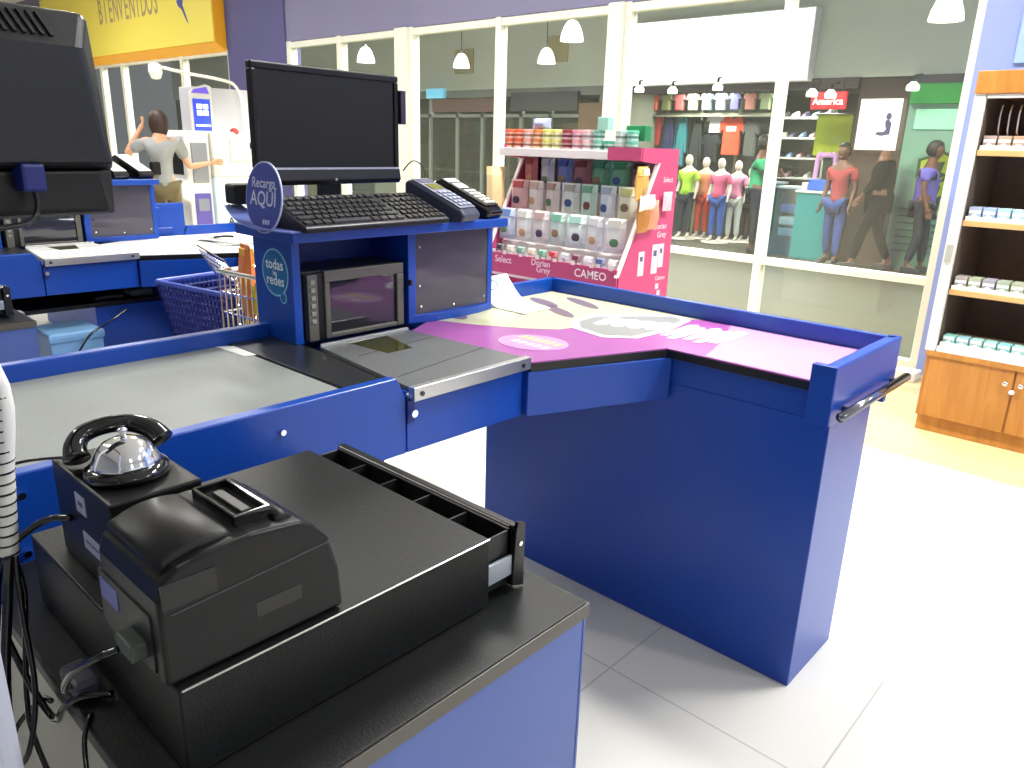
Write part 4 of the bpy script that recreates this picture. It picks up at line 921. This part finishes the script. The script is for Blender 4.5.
def person(label, loc, rz, J, skin, shirt, trousers, hair, hair_long=False, sleeve=.5, dress=False, group=None, shoes=(.03,.03,.03), hands=True, coat=False):
    t = thing('person', label, 'person', loc, rz=rz, local=True, group=group)
    k = J['k']; V, E, R, I = limb_graph(J, hands)
    body = B().mesh(skin_mesh(V, E, R, 1)); H = J['head']; fd = J.get('face', Vector((1, 0, 0))).normalized()
    Mh = Matrix.Translation(H) @ fd.to_track_quat('X', 'Z').to_matrix().to_4x4()
    body.ell((0, 0, 0), (.098*k, .076*k, .118*k), 20, 14, M=None) if False else None
    rings = []
    for j in range(1, 14):
        a = PI*j/14; zz = -.122*k*math.cos(a); w = math.sin(a); jaw = 1-.28*max(0, -zz/(.122*k))
        rings.append([((.100 if math.cos(2*PI*i/20) > 0 else .098)*k*w*jaw*math.cos(2*PI*i/20), .077*k*w*jaw*math.sin(2*PI*i/20), zz) for i in range(20)])
    body.loft(rings, M=Mh)
    body.loft([[(.088*k, -.010*k, .012*k), (.088*k, .010*k, .012*k), (.094*k, 0, .014*k)], [(.094*k, -.015*k, -.028*k), (.094*k, .015*k, -.028*k), (.116*k, 0, -.026*k)]], M=Mh)
    for s in (-1, 1):
        body.loft([[(-.012*k, s*.072*k, -.03*k), (.012*k, s*.072*k, -.025*k), (.015*k, s*.078*k, .022*k), (-.015*k, s*.078*k, .025*k)], [(-.014*k, s*.088*k, -.02*k), (.0, s*.084*k, -.02*k), (.0, s*.086*k, .018*k), (-.02*k, s*.094*k, .02*k)]], M=Mh)
    bd = body.done('body', skin, t, smooth=True)
    for s in (-1, 1): B().ell(Mh @ Vector((.085*k, s*.032*k, .014*k)), (.009*k, .012*k, .006*k), 8, 6).done('eye', mat('eye_dark', (.03,.02,.015), .2), bd)
    B().ell(Mh @ Vector((.087*k, 0, -.060*k)), (.008*k, .022*k, .006*k), 10, 6).done('mouth', mat('lips', (.45,.13,.11), .5), bd)
    # clothing as slightly larger skins
    def sub(names, grow, cut=None):
        idx = [I[n] for n in names]; mp = {j: q for q, j in enumerate(idx)}
        VV = [V[j] for j in idx]; EE = [(mp[a], mp[b]) for a, b in E if a in mp and b in mp]
        RR = [tuple(x+grow*k for x in R[j]) if isinstance(R[j], tuple) else R[j]+grow*k for j in idx]
        if cut:
            for a, b, f, r in cut:
                VV.append(V[I[a]].lerp(V[I[b]], f)); RR.append(tuple(q_*k for q_ in r) if isinstance(r, tuple) else r*k); EE.append((mp[I[a]], len(VV)-1))
        return skin_mesh(VV, EE, RR, 1)
    if sleeve > .6: nm = ['waist','chest','upper','shL','uaL','elL','faL','shR','uaR','elR','faR']; cut = [('faL','wrL',.8,.036),('faR','wrR',.8,.036),('waist','pelvis',1.15,(.178,.135))]
    else: nm = ['waist','chest','upper','shL','uaL','shR','uaR']; cut = [('uaL','elL',.35,.056),('uaR','elR',.35,.056),('waist','pelvis',1.15,(.178,.135))]
    B().mesh(sub(nm, .022, cut)).done('shirt', shirt, t, smooth=True)
    if dress:
        P = J['pelvis']; z1_ = J['knL'].z-.25*k
        rings = []
        for q in range(6):
            v = q/5; zz = P.z+.05*k-(P.z+.05*k-z1_)*v; c = P.lerp((J['anL']+J['anR'])/2, v*.8)
            rings.append([(c.x+(.13+.12*v)*k*math.cos(2*PI*i/20)*1.15, c.y+(.16+.08*v)*k*math.sin(2*PI*i/20), zz) for i in range(20)])
        B().loft(rings).done('skirt', trousers, t, smooth=True)
    else:
        B().mesh(sub(['pelvis','hpL','thL','knL','cfL','hpR','thR','knR','cfR'], .014, [('cfL','anL',.85,.050),('cfR','anR',.85,.050)])).done('trousers', trousers, t, smooth=True)
    for s in 'LR':
        a, b_ = J['an'+s], J['to'+s]; d = (b_-a); d.z = 0; d.normalize(); c = (a+b_)/2
        M = Matrix.Translation((c.x, c.y, min(a.z, b_.z)-.03*k)) @ d.to_track_quat('X', 'Z').to_matrix().to_4x4()
        B().loft([[(-.12*k,-.036*k,-.02*k),(.13*k,-.045*k,-.02*k),(.13*k,.045*k,-.02*k),(-.12*k,.036*k,-.02*k)], [(-.12*k,-.045*k,.03*k),(.13*k,-.048*k,.03*k),(.13*k,.048*k,.03*k),(-.12*k,.045*k,.03*k)], [(-.12*k,-.045*k,.085*k),(.08*k,-.045*k,.075*k),(.08*k,.045*k,.075*k),(-.12*k,.045*k,.085*k)]], M=M).done('shoe', mat('shoe_dark', shoes, .5), t, .01*k)
    hb = B(); rings = []
    for j in range(1, 12):
        a = PI*j/12; zz = -.13*k*math.cos(a)
        low = zz < -.02*k
        rr = []
        for i in range(20):
            c_ = math.cos(2*PI*i/20); fx = .112*k*math.sin(a)*c_
            if c_ > .2 and zz < .06*k: fx = min(fx, .02*k)
            rr.append((fx-.008*k, .090*k*math.sin(a)*math.sin(2*PI*i/20), zz*(1.0 if not low else (1.35 if hair_long else .75))+.012*k))
        rings.append([((x_*1.12, y_*1.15, z_*1.03) if hair_long else (x_, y_, z_)) for x_, y_, z_ in rr])
    hb.loft(rings, M=Mh); hb.done('hair', hair, t, smooth=True)
    return t
Vv = lambda *a: Vector(a)
def stand(k=1, step=0, armsL=None, armsR=None, head=None, lean=0, face=None):
    J = {'k': k}
    h = lambda x, y, z: Vv(x*k, y*k, z*k)
    J['pelvis'] = h(0, 0, .92); J['chest'] = h(.0+lean, 0, 1.22); J['neck'] = h(.01+lean*1.3, 0, 1.46); J['head'] = h(.03+lean*1.6, 0, 1.60)
    J['shL'] = h(lean*1.2, .165, 1.38); J['shR'] = h(lean*1.2, -.165, 1.38)
    J['elL'] = h(-.02+lean, .215, 1.12); J['elR'] = h(-.02+lean, -.215, 1.12); J['wrL'] = h(.06+lean, .22, .89); J['wrR'] = h(.06+lean, -.22, .89)
    J['hpL'] = h(0, .085, .88); J['hpR'] = h(0, -.085, .88)
    J['knL'] = h(.03+step*.5, .095, .49); J['knR'] = h(.03-step*.3, -.095, .49)
    J['anL'] = h(step, .10, .09); J['anR'] = h(-step, -.10, .09+.02*(step > 0)); J['toL'] = h(step+.14, .11, .045); J['toR'] = h(-step+.14, -.11, .045)
    if armsL: J['elL'], J['wrL'] = h(*armsL[0]), h(*armsL[1])
    if armsR: J['elR'], J['wrR'] = h(*armsR[0]), h(*armsR[1])
    if head: J['head'] = h(*head)
    if face: J['face'] = Vector(face)
    return J
skin1 = mat('skin_tan', C3(214, 160, 128), .55); skin2 = mat('skin_brown', C3(98, 62, 46), .55)
hair1 = mat('hair_dark_brown', C3(58, 40, 34), .55, vary=.4, vscale=60, bump=.8, bscale=90); hair2 = mat('hair_black', (.01,.009,.008), .5)
# woman at the cash machine, back and left side to the viewer
J = stand(.985, 0, armsL=((.10, .35, 1.24), (.13, .20, 1.49)), armsR=((.05, -.28, 1.12), (.12, -.50, 1.16)), head=(.06, .0, 1.575), face=(1, .35, -.12))
person('person in grey t-shirt and khaki trousers at the cash machine, hand raised to head', (3.80, 8.72, 0), math.radians(68), J, skin1, mat('grey_tshirt', C3(150, 152, 152), .8, vary=.15, vscale=12), mat('khaki_cloth', C3(104, 92, 66), .85, vary=.15, vscale=12), hair1, True)
o = B().box(3.60, 3.70, 8.52, 8.60, 1.02, 1.16).done('shoulder_bag', plas, bevel=.02, seg=3); tag(o, 'small black shoulder bag at the side of the grey shirted person', 'bag')

# ------------------------------------------------------------------ the mall beyond the glass
struct(B().box(XW+.2, 14, -3, 24, -.05, 0).done('floor', tile_m))
struct(B().box(XW+.2, 14, -3, 24, 4.2, 4.25).done('ceiling', mat('mall_ceiling', (.30,.31,.27), .8)))
mw = mat('mall_wall_sage', C3(208, 212, 194), .8, vary=.05, vscale=1)
XF = 11.0
struct(B().box(XF, XF+.15, -3, 24, 2.42, 4.2).done('wall_mall', mw))
for (a, b_) in ((3.30, 3.95), (7.72, 8.05), (13.1, 14.4), (16.5, 24)):
    struct(B().box(XF+.05, XF+.25, a, b_, 0, 2.42).done('wall_mall_pier', mat('mall_pier', C3(92, 92, 74), .8) if a > 4 else mat('brown_pier', C3(72, 54, 44), .7)))
struct(B().box(14, 14.1, -3, 24, 0, 4.2).done('wall_mall_back', mat('shop_back', C3(84, 86, 72), .8)))
struct(B().box(XF+.15, 14, -3, 24, 2.42, 2.5).done('ceiling', mat('shop_ceiling', (.2,.2,.18), .8)))
for y in (3.5, 7.85, 13.6): struct(B().box(XF+.25, 14, y, y+.1, 0, 2.42).done('wall_partition', mat('shop_partition', C3(96, 98, 86), .8)))
struct(B().box(XF-.02, XF+.1, -3, 1.6, 0, 2.42).done('wall_mall_pier', mw))
# ceiling beam across the corridor
struct(B().box(8.9, 9.5, -3, 24, 3.55, 4.2).done('trim_beam', mat('beam', C3(196, 198, 180), .8)))
# blank lit fascia sign
ls = thing('lit_fascia_sign', 'large blank white lit sign over the clothes shop', 'sign', (10.95, 6.0, 2.9))
B().box(10.80, 10.99, 4.58, 7.44, 2.38, 3.30).done('sign_box', white, ls, .01)
B().box(10.79, 10.80, 4.60, 7.42, 2.40, 3.28).done('lit_face', mat('lit_sign_face', (.9,.9,.9), .5, emit=(1,1,1), estr=2.2), ls)
# spotlights
for i, (y, z, lb) in enumerate(((7.2,2.33,'left'),(6.6,2.30,'second from left'),(5.85,2.33,'third from left'),(4.45,2.22,'fourth from left'),(4.2,2.20,'fifth from left'),(3.2,2.27,'rightmost'))):
    t = thing('spotlight', 'small bright spotlight above the shop opposite, %s in the row' % lb, 'spotlight', (10.7, y, z), 'spotlights of the shops opposite')
    B().cyl((10.7, y, z+.12), (10.7, y, z+.02), .02, n=10).done('stem', blackm, t)
    B().lathe([(.07, -.05), (.075, 0), (.03, .05)], Matrix.Translation((10.7, y, z)), 14).done('lamp_head', mat('spot_glow', (1,1,1), .5, emit=(1,1,.95), estr=5), t)
    B().cyl((10.7, y, z+.12), (10.99, y, z+.16), .012, n=8).done('bracket', blackm, t)
# pendants
pg = mat('pendant_glow', (1,1,1), .5, emit=(1,1,.96), estr=3.0)
for i, (x, y, z, lb) in enumerate(((8.3,6.67,2.75,'hanging nearest the wide white window post'),(10.3,8.79,2.75,'lower and farther off, beside the wide post one'),(10.2,10.70,2.75,'hanging in the middle of the fifth window'),(8.5,11.24,2.71,'hanging behind the top edge of the shelf monitor'),(8.4,2.33,2.68,'hanging at the upper right near the tobacco cabinet'))):
    t = thing('pendant_lamp', 'bell shaped pendant lamp %s' % lb, 'pendant lamp', (x, y, z), 'bell shaped pendant lamps in the mall')
    B().lathe([(.02, .22), (.06, .205), (.10, .15), (.135, .06), (.15, -.02), (.148, -.025)], Matrix.Translation((x, y, z)), 24).done('shade', pg, t, smooth=True)
    B().cyl((x, y, z+.21), (x, y, 4.2 if not 8.9 < x < 9.5 else 3.55), .006, n=6).done('cord', plas, t)
    B().cyl((x, y, z+.20), (x, y, z+.26), .025, n=12).done('cap', steel, t)
# clothes shop
def tee(name, label, loc, w, h, m, cat='t-shirt', group=None, rz=0, long=False, mark=None):
    s = .5*w
    pts = [(-s*.62, -h), (s*.62, -h), (s*.60, -h*.32), (s*.80, -h*(.75 if long else .40)), (s, -h*(.72 if long else .34)), (s*.72, -h*.05), (s*.28, 0), (s*.12, -h*.06), (-s*.12, -h*.06), (-s*.28, 0), (-s*.72, -h*.05), (-s, -h*(.72 if long else .34)), (-s*.80, -h*(.75 if long else .40)), (-s*.60, -h*.32)]
    o = B().loft([[(x, -.045, z) for x, z in pts], [(x*1.03, 0, z*1.01) for x, z in pts], [(x, .045, z) for x, z in pts]]).done(name, m, bevel=.01)
    o.location = loc; o.rotation_euler = (0, 0, rz-PI/2)
    if mark: B().box(-w*.18, w*.18, -.050, -.046, -h*.38, -h*.25).done('chest_print', mark, o)
    tag(o, label, cat, group); return o
X2 = 12.3
sc = X2/11
def at11(y, z, X=X2): return (X, y*X/11, 1.45+(z-1.45)*X/11)
rk = thing('clothes_rail', 'long pale clothes rail along the back of the clothes shop', 'clothes rail', (X2+.1, 6.2, 2.0))
B().box(X2+.05, X2+.09, 5.66, 8.4, 2.0, 2.05).done('rail', pmat(150,150,128), rk); B().box(X2+.20, X2+.25, 5.66, 8.5, 0, 2.42).done('slat_panel', pmat(62,64,58), rk)
B().box(12.14, 12.26, 5.66, 8.4, 1.985, 2.005).done('high_shelf', pmat(130,130,112), rk)
for y in (5.7, 6.3, 7.0, 7.7): B().box(X2+.09, X2+.13, y, y+.04, 0, 2.4).done('upright', pmat(120,120,100), rk)
gr = 'garments displayed in the clothes shop'
for i, (y, z, w, h, c, lb, lg) in enumerate((
  (6.80,1.93,.23,.66,(38,44,88),'navy coat hanging beside the teal one',True),(6.56,1.92,.22,.72,(44,120,128),'teal shirt hanging in the clothes shop',True),
  (6.97,1.95,.12,.45,(170,50,44),'red top hanging left of the navy coat',False),(6.30,1.90,.25,.80,(40,44,44),'black dress hanging in the clothes shop',True),
  (5.98,1.96,.30,.26,(205,205,205),'short white top left of the orange red shirt',False),(5.70,1.93,.44,.54,(214,78,48),'orange red t-shirt high on the shop wall',False),
  (6.02,1.68,.34,.40,(24,26,32),'black top hanging under the white one',False),(5.40,1.88,.26,.5,(80,84,80),'grey top beside the orange red shirt',False),
  (7.2,1.85,.3,.7,(60,66,60),'dark green top at the left end of the rail',True))):
    tee('garment', lb, at11(y, z), w*sc, h*sc, pmat(*c, .8), group=gr, long=lg, mark=pmat(235,230,225) if i == 5 else None)
for k, c in enumerate(((120,110,80),(190,80,60),(96,100,60),(130,60,60),(150,140,110),(90,110,120),(130,140,150),(70,70,110),(140,90,80),(110,120,90))):
    y = 7.34-.235*k; p = at11(y, 2.26, 12.2)
    names = ['tan','coral','olive','wine','sand','slate','pale slate','indigo','rust','moss']
    tee('garment', '%s top in the highest row under the shop ceiling' % names[k], p, .24, .26, pmat(*c, .8), group='tops in the highest row of the shop')
# mannequins
def mannequin(label, y, X, top, bottom, k=.6, zc=0, pants=True, mark=None, cat='mannequin'):
    t = thing('mannequin', label, cat, (X, y*X/11, 0), rz=PI, local=True, group='dressed mannequins in the clothes shop')
    J = stand(k, 0); V, E, R, I = limb_graph(J, False)
    bm_ = B().mesh(skin_mesh(V, E, R, 1)); bm_.ell(J['head'], (.095*k, .075*k, .115*k)); bm_.lathe([(.22, 0), (.22, .02), (.03, .03)], n=20); bm_.done('body', pmat(200,190,180,.5), t, smooth=True)
    def sub(names, grow, extra):
        idx = [I[n] for n in names]; mp = {j: q for q, j in enumerate(idx)}
        VV = [V[j] for j in idx]; EE = [(mp[a], mp[b]) for a, b in E if a in mp and b in mp]; RR = [tuple(x+grow*k for x in R[j]) if isinstance(R[j], tuple) else R[j]+grow*k for j in idx]
        for a, b, f, r in extra: VV.append(V[I[a]].lerp(V[I[b]], f)); RR.append(r*k); EE.append((mp[I[a]], len(VV)-1))
        return skin_mesh(VV, EE, RR, 1)
    B().mesh(sub(['waist','chest','upper','shL','uaL','shR','uaR'], .025, [('uaL','elL',.5,.07),('uaR','elR',.5,.07),('waist','pelvis',.9,.17)])).done('top', top, t, smooth=True)
    B().mesh(sub(['pelvis','hpL','thL','knL','cfL','hpR','thR','knR','cfR'], .015, [('cfL','anL',.85,.055),('cfR','anR',.85,.055)])).done('trousers', bottom, t, smooth=True)
    if mark: B().ell((.115*k, 0, 1.22*k), (.012, .05, .07)).done('chest_print', mark, t)
    return t
mannequin('mannequin in bright lime t-shirt with dark trousers', 6.36, 11.6, pmat(160,200,60,.8), pmat(40,44,48,.8), .80, mark=pmat(30,60,30))
mannequin('mannequin in orange top and red trousers', 6.06, 11.95, pmat(205,130,90,.8), pmat(205,60,40,.8), .78)
mannequin('mannequin in pink top and blue jeans', 5.80, 11.6, pmat(205,92,130,.8), pmat(40,80,160,.8), .78)
mannequin('mannequin in pale pink patterned top and white trousers', 5.52, 11.95, pmat(200,130,160,.8,vary=.4,vscale=20), pmat(190,195,195,.8), .76)
mannequin('small mannequin in dark clothes between jeans and green shirt', 5.30, 12.1, pmat(60,30,40,.8), pmat(60,35,38,.8), .7)
J = stand(.97, 0, armsL=((.12, .20, 1.14), (.24, -.06, 1.20)), armsR=((.12, -.20, 1.14), (.25, .07, 1.16)))
person('person in green t-shirt and dark trousers, arms folded, in the clothes shop', (10.9, 5.14, 0), math.radians(-70), J, skin2, mat('green_tshirt', C3(50, 150, 104), .8), pmat(28,32,44,.8), hair2)
J = stand(1.0, .22, armsL=((.05, .24, 1.15), (.20, .20, .95)), armsR=((-.10, -.24, 1.14), (.0, -.24, .90)))
person('person in black striding along the mall corridor', (10.55, 3.32, 0), math.radians(105), J, skin2, mat('black_cloth', (.004,.004,.005), 1, spec=.05), mat('black_cloth_b', (.004,.004,.005), 1, spec=.05), hair2, sleeve=.9)
J = stand(.95, .08)
person('person in violet top behind the striding person in black', (10.80, 2.86, 0), math.radians(-80), J, skin2, pmat(92,80,160,.8), pmat(40,40,50,.8), hair2)
J = stand(.92, .05)
person('person in dark red patterned top beside the teal counter', (10.62, 3.86, 0), math.radians(170), J, skin2, mat('red_print', C3(140,50,54), .8, vary=.5, vscale=30), pmat(40,60,120,.8), hair2)
# teal counter and goods
def shopbox(name, lb, cat, x0, x1, y0, y1, z0, z1, c, grp=None, bev=.01, lid=None):
    t = B().box(x0, x1, y0, y1, z0, z1).done(name, pmat(*c, .4), bevel=bev); tag(t, lb, cat, grp)
    if lid: B().box(x0-.02, x1+.02, y0-.02, y1+.02, z1, z1+.03).done('top', pmat(*lid, .3), t)
    return t
shopbox('display_counter', 'teal display counter with pale top in the clothes shop', 'counter', 10.9, 11.3, 4.05, 4.55, 0, .92, (30,128,130), lid=(205,210,205))
shopbox('display_counter', 'teal display counter beside the window mullion', 'counter', 11.1, 11.5, 4.98, 5.25, 0, 1.0, (36,110,112), lid=(150,160,160))
t = thing('glass_showcase', 'low glass showcase with folded blue goods between the teal counters', 'showcase', (11.3, 4.78, 0))
B().box(11.1, 11.5, 4.60, 4.96, 0, .25).done('base', pmat(60,80,90), t); B().box(11.12, 11.48, 4.62, 4.94, .25, .95).done('glass_box', glass('case_glass', (.75,.85,.88), 1, .1), t); B().box(11.1, 11.5, 4.60, 4.96, .95, .98).done('top', pmat(170,185,190), t)
for k, (z, c, lb) in enumerate(((.26,(120,160,185),'bottom'),(.42,(180,200,215),'middle'),(.60,(60,100,170),'top'))):
    o = B().box(11.2, 11.42, 4.67, 4.9, z, z+.12).done('folded_clothes', pmat(*c), bevel=.02); tag(o, 'folded clothes stack, %s of three inside the glass showcase' % lb, 'clothes', 'folded stacks in the showcase')
o = B().box(11.0, 11.2, 4.2, 4.45, .952, 1.10).done('blue_carton', pmat(40,90,190), bevel=.01); tag(o, 'blue and white carton standing on the teal counter', 'carton')
o = B().box(11.0, 11.2, 4.46, 4.54, .952, 1.05).done('white_carton', pmat(210,215,220), bevel=.01); tag(o, 'white carton beside the blue one on the teal counter', 'carton')
t = thing('shoe_rack', 'pale grey shelf rack with small shoes in the clothes shop', 'rack', (12.4, 5.2, 0))
for z in (1.05, 1.35, 1.65, 1.95): B().box(12.2, 12.5, 4.75, 5.62, z, z+.03).done('shelf', pmat(170,172,165), t)
for y in (4.75, 5.6): B().box(12.2, 12.5, y, y+.03, 0, 2.1).done('upright', pmat(150,152,146), t)
for r, z in enumerate((1.08, 1.38, 1.68, 1.98)):
    for k in range(5):
        c = [(60,50,70),(190,190,180),(40,40,44),(140,110,120),(90,110,150)][(k+r) % 5]
        y = 4.86+.16*k
        o = B().loft([[(12.24,y-.03,z),(12.42,y-.035,z),(12.42,y+.035,z),(12.24,y+.03,z)],[(12.25,y-.03,z+.03),(12.42,y-.035,z+.04),(12.42,y+.035,z+.04),(12.25,y+.03,z+.03)],[(12.34,y-.022,z+.07),(12.42,y-.025,z+.09),(12.42,y+.025,z+.09),(12.34,y+.022,z+.07)]]).done('shoe', pmat(*c, .5), bevel=.006)
        cn = ['dark purple','pale grey','black','mauve','blue grey'][(k+r) % 5]
        tag(o, '%s shoe on the %s shelf of the pale rack' % (cn, ['lowest','second','third','highest'][r]), 'shoe', 'shoes on the pale rack')
t = thing('lime_wall_banner', 'lime green banner hanging right of centre in the clothes shop', 'banner', (11.6, 4.3, 1.5))
B().box(11.5, 11.52, 4.15, 4.65, 1.42, 1.98).done('cloth', pmat(160,180,40,.7), t); B().cyl((11.51,4.12,1.985),(11.51,4.68,1.985),.012,n=8).done('rod', blackm, t)
o = B().tube([(11.34,4.50,.035),(11.34,4.50,1.32),(11.34,4.42,1.42),(11.34,4.30,1.42),(11.34,4.24,1.32),(11.34,4.24,.035)], .035, 8).done('display_arch', pmat(200,150,200,.6)); tag(o, 'lilac arch shaped display standing behind the teal counter', 'display')
# red lit sign
rs = thing('red_lit_sign', 'small red lit sign with white glowing letters under the shop ceiling', 'sign', (10.9, 4.25, 2.15))
B().box(10.86, 10.92, 4.05, 4.52, 2.02, 2.24).done('panel', mat('red_lit', C3(220,40,50), .5, emit=C3(230,40,50), estr=.8), rs, .01)
lettering('America', (10.855, 4.285, 2.115), (0, -1, 0), (.0, 0, 1), .12, mat('white_lit', (1,1,1), .5, emit=(1,1,.95), estr=3), rs)
for y in (4.12, 4.45): B().cyl((10.89, y, 2.24), (10.89, y, 2.42), .008, n=6).done('hanger', blackm, rs)
struct(B().box(10.95, 11.1, 3.95, 7.72, 2.28, 2.42).done('trim_shop', pmat(70,60,62,.7)))
# green shop
gs = thing('green_shop_sign', 'green fascia sign board of the shop at the far right', 'sign', (10.95, 2.6, 2.2))
B().box(10.93, 10.99, 1.6, 3.28, 2.08, 2.32).done('board', pmat(20,140,50,.5), gs, .005)
B().box(10.92, 10.99, 1.6, 3.28, 2.32, 2.42).done('top_strip', pmat(62,58,66,.6), gs)
sw = thing('green_shop_window', 'pale green shop window carrying a lime crest emblem', 'shop window', (11.0, 2.6, 0))
B().box(11.02, 11.05, 1.6, 3.30, 0, 2.08).done('pane', pmat(122,158,138,.2), sw)
B().box(11.00, 11.02, 1.6, 3.20, 1.78, 2.02).done('light_band', mat('pale_green_lit', C3(150,215,175), .5, emit=C3(150,215,175), estr=.25), sw)
Mc = plane_M((10.995, 2.80, 1.22), (0, -1, 0), (0, 0, 1))
shield = [(-.27,.20),(-.16,.24),(0,.31),(.16,.24),(.27,.20),(.27,-.02),(.20,-.18),(0,-.33),(-.20,-.18),(-.27,-.02)]
decal(shield, Mc, 'crest_edge', pmat(44,72,40,.5), sw, .003)
decal([(x*.86, y*.88) for x, y in shield], Mc @ Matrix.Translation((0,0,.004)), 'crest', pmat(165,180,50,.5), sw, .003)
for pts in ([(-.04,.16),(.05,.18),(.02,.05),(.09,.02),(.02,-.03),(-.03,.04)], [(-.20,-.02),(-.08,.03),(-.02,-.08),(-.10,-.05)], [(.20,-.02),(.08,.03),(.02,-.08),(.10,-.05)], [(-.05,-.12),(.05,-.12),(.02,-.24),(-.02,-.24)]):
    decal(pts, Mc @ Matrix.Translation((0,0,.008)), 'crest_mark', pmat(52,80,40,.5), sw, .002)
for k in range(7): B().box(10.995, 11.02, 1.7, 3.2, .25+.09*k, .262+.09*k).done('window_line', pmat(60,90,78,.5), sw)
B().box(10.99, 11.02, 2.40, 2.75, .74, .80).done('lettering_strip', pmat(190,200,195), sw)
# store at left of the mall: dark shelving
dsx = thing('dark_storefront', 'dark glazed storefront frame beyond the left windows', 'storefront', (11, 10.6, 0))
b = B()
for y in (8.1, 9.2, 9.9, 10.9, 11.6, 12.4, 13.0): b.box(10.98, 11.06, y, y+.07, 0, 2.30)
b.box(10.98, 11.06, 8.1, 13.07, 1.92, 1.98); b.box(10.98, 11.06, 8.1, 13.07, 2.28, 2.42); b.done('frame', pmat(104,108,100,.5), dsx)
B().box(11.02, 11.03, 8.1, 13.07, 0, 1.92).done('pane', glass('dark_glass', (.45,.48,.42), 1, .1, (.2,.2,.16)), dsx)
B().box(10.90, 10.98, 8.58, 10.12, 2.03, 2.34).done('black_fascia', pmat(44,44,48,.5), dsx)
B().box(10.90, 10.98, 11.95, 12.46, 2.28, 2.46).done('blue_light_box', mat('sky_lit', C3(110,190,225), .5, emit=C3(110,190,225), estr=.6), dsx)
B().box(10.92, 10.98, 10.35, 12.3, 2.02, 2.26).done('brown_fascia', pmat(84,58,52,.5), dsx)
B().box(10.92, 10.98, 8.05, 8.55, 1.5, 2.15).done('brown_panel', pmat(92,70,48,.5), dsx)
B().box(11.3, 11.34, 10.3, 11.3, 0, 1.9).done('olive_door', pmat(84,80,44,.6), dsx)
for i, y in enumerate((8.4, 9.3, 11.6, 12.4)):
    t = thing('store_shelf', 'dark stocked shelf unit in the storefront, %s' % ['nearest the clothes shop','second from the clothes shop','just left of the olive door','leftmost'][i], 'shelf unit', (12, y, 0), 'stocked shelves in the dark storefront')
    B().box(12.3, 12.34, y, y+.75, 0, 1.85).done('back', pmat(52,54,48), t)
    for q in range(5):
        z = .2+.36*q; B().box(12.0, 12.3, y, y+.75, z, z+.025).done('shelf', pmat(120,120,108), t)
        B().box(12.05, 12.25, y+.05+.03*q, y+.62, z+.025, z+.22).done('goods', [pmat(110,90,70),pmat(70,84,76),pmat(96,60,50),pmat(120,116,96),pmat(64,66,84)][(q+i) % 5], t)
# notices on the upper mall wall
for i, (y, z, w) in enumerate(((8.9, 3.0, .45), (11.2, 2.9, .5))):
    o = B().box(10.97, 10.998, y, y+w, z-.18, z+.25).done('wall_notice', pmat(180,168,120)); tag(o, 'beige notice on the upper mall wall, %s' % ('right one' if i == 0 else 'left one'), 'notice')

# ------------------------------------------------------------------ lamps
def area(loc, sx, sy, power, col=(1,1,1), rot=(0,0,0)):
    l = bpy.data.lights.new('lamp', 'AREA'); l.shape = 'RECTANGLE'; l.size = sx; l.size_y = sy; l.energy = power; l.color = col
    o = bpy.data.objects.new('ceiling_light_source', l); S.collection.objects.link(o); o.location = loc; o.rotation_euler = rot; return o
def fixture(x, y, power, lb):
    t = thing('ceiling_light', 'long white ceiling light %s' % lb, 'ceiling light', (x, y, 3.86), 'store ceiling lights')
    b = B(); b.box(x-.17, x+.17, y-.62, y-.60, 3.82, 3.90); b.box(x-.17, x+.17, y+.60, y+.62, 3.82, 3.90); b.box(x-.17, x-.15, y-.60, y+.60, 3.82, 3.90); b.box(x+.15, x+.17, y-.60, y+.60, 3.82, 3.90)
    b.done('housing', white, t)
    B().box(x-.15, x+.15, y-.60, y+.60, 3.85, 3.87).done('diffuser', mat('light_diffuser', (1,1,1), .5, emit=(1,1,.98), estr=8), t)
    area((x, y, 3.815), .30, 1.2, power, (1, .985, .95))
for (x, y, p, lb) in ((3.2,-.05,165,'over the aisle nearest the tobacco cabinet'),(3.2,-3.2,70,'over the aisle behind the viewer'),(3.2,2.4,135,'over the pink display stand'),(3.2,5.6,110,'over the trolley lane'),(3.2,9.0,75,'before the cash machine'),(3.2,13,110,'before the yellow sign'),
                  (.2,-3.6,25,'far behind the viewer'),(-.6,4.4,35,'over the rear conveyor'),(-.6,8.5,90,'over the left lanes'),(5.0,-1.6,60,'by the right wall')):
    fixture(x, y, p, lb)
for y in (0, 4, 8, 12, 17):
    area((8.3, y, 4.15), 1.2, 1.2, 900, (1, 1, .93))
for y in (2.5, 5, 6.8): area((11.9, y, 2.38), .5, .9, 120, (1, 1, .95))
for y in (9.2, 11.6): area((11.7, y, 2.38), .4, .9, 80, (1, 1, .9))

w = bpy.data.worlds.new('world'); S.world = w; w.use_nodes = True
w.node_tree.nodes['Background'].inputs[0].default_value = (.8, .85, 1, 1); w.node_tree.nodes['Background'].inputs[1].default_value = .25
S.view_settings.view_transform = 'Standard'; S.view_settings.look = 'None'; S.view_settings.gamma = 1; S.view_settings.use_curve_mapping = False
S.view_settings.exposure = -.18
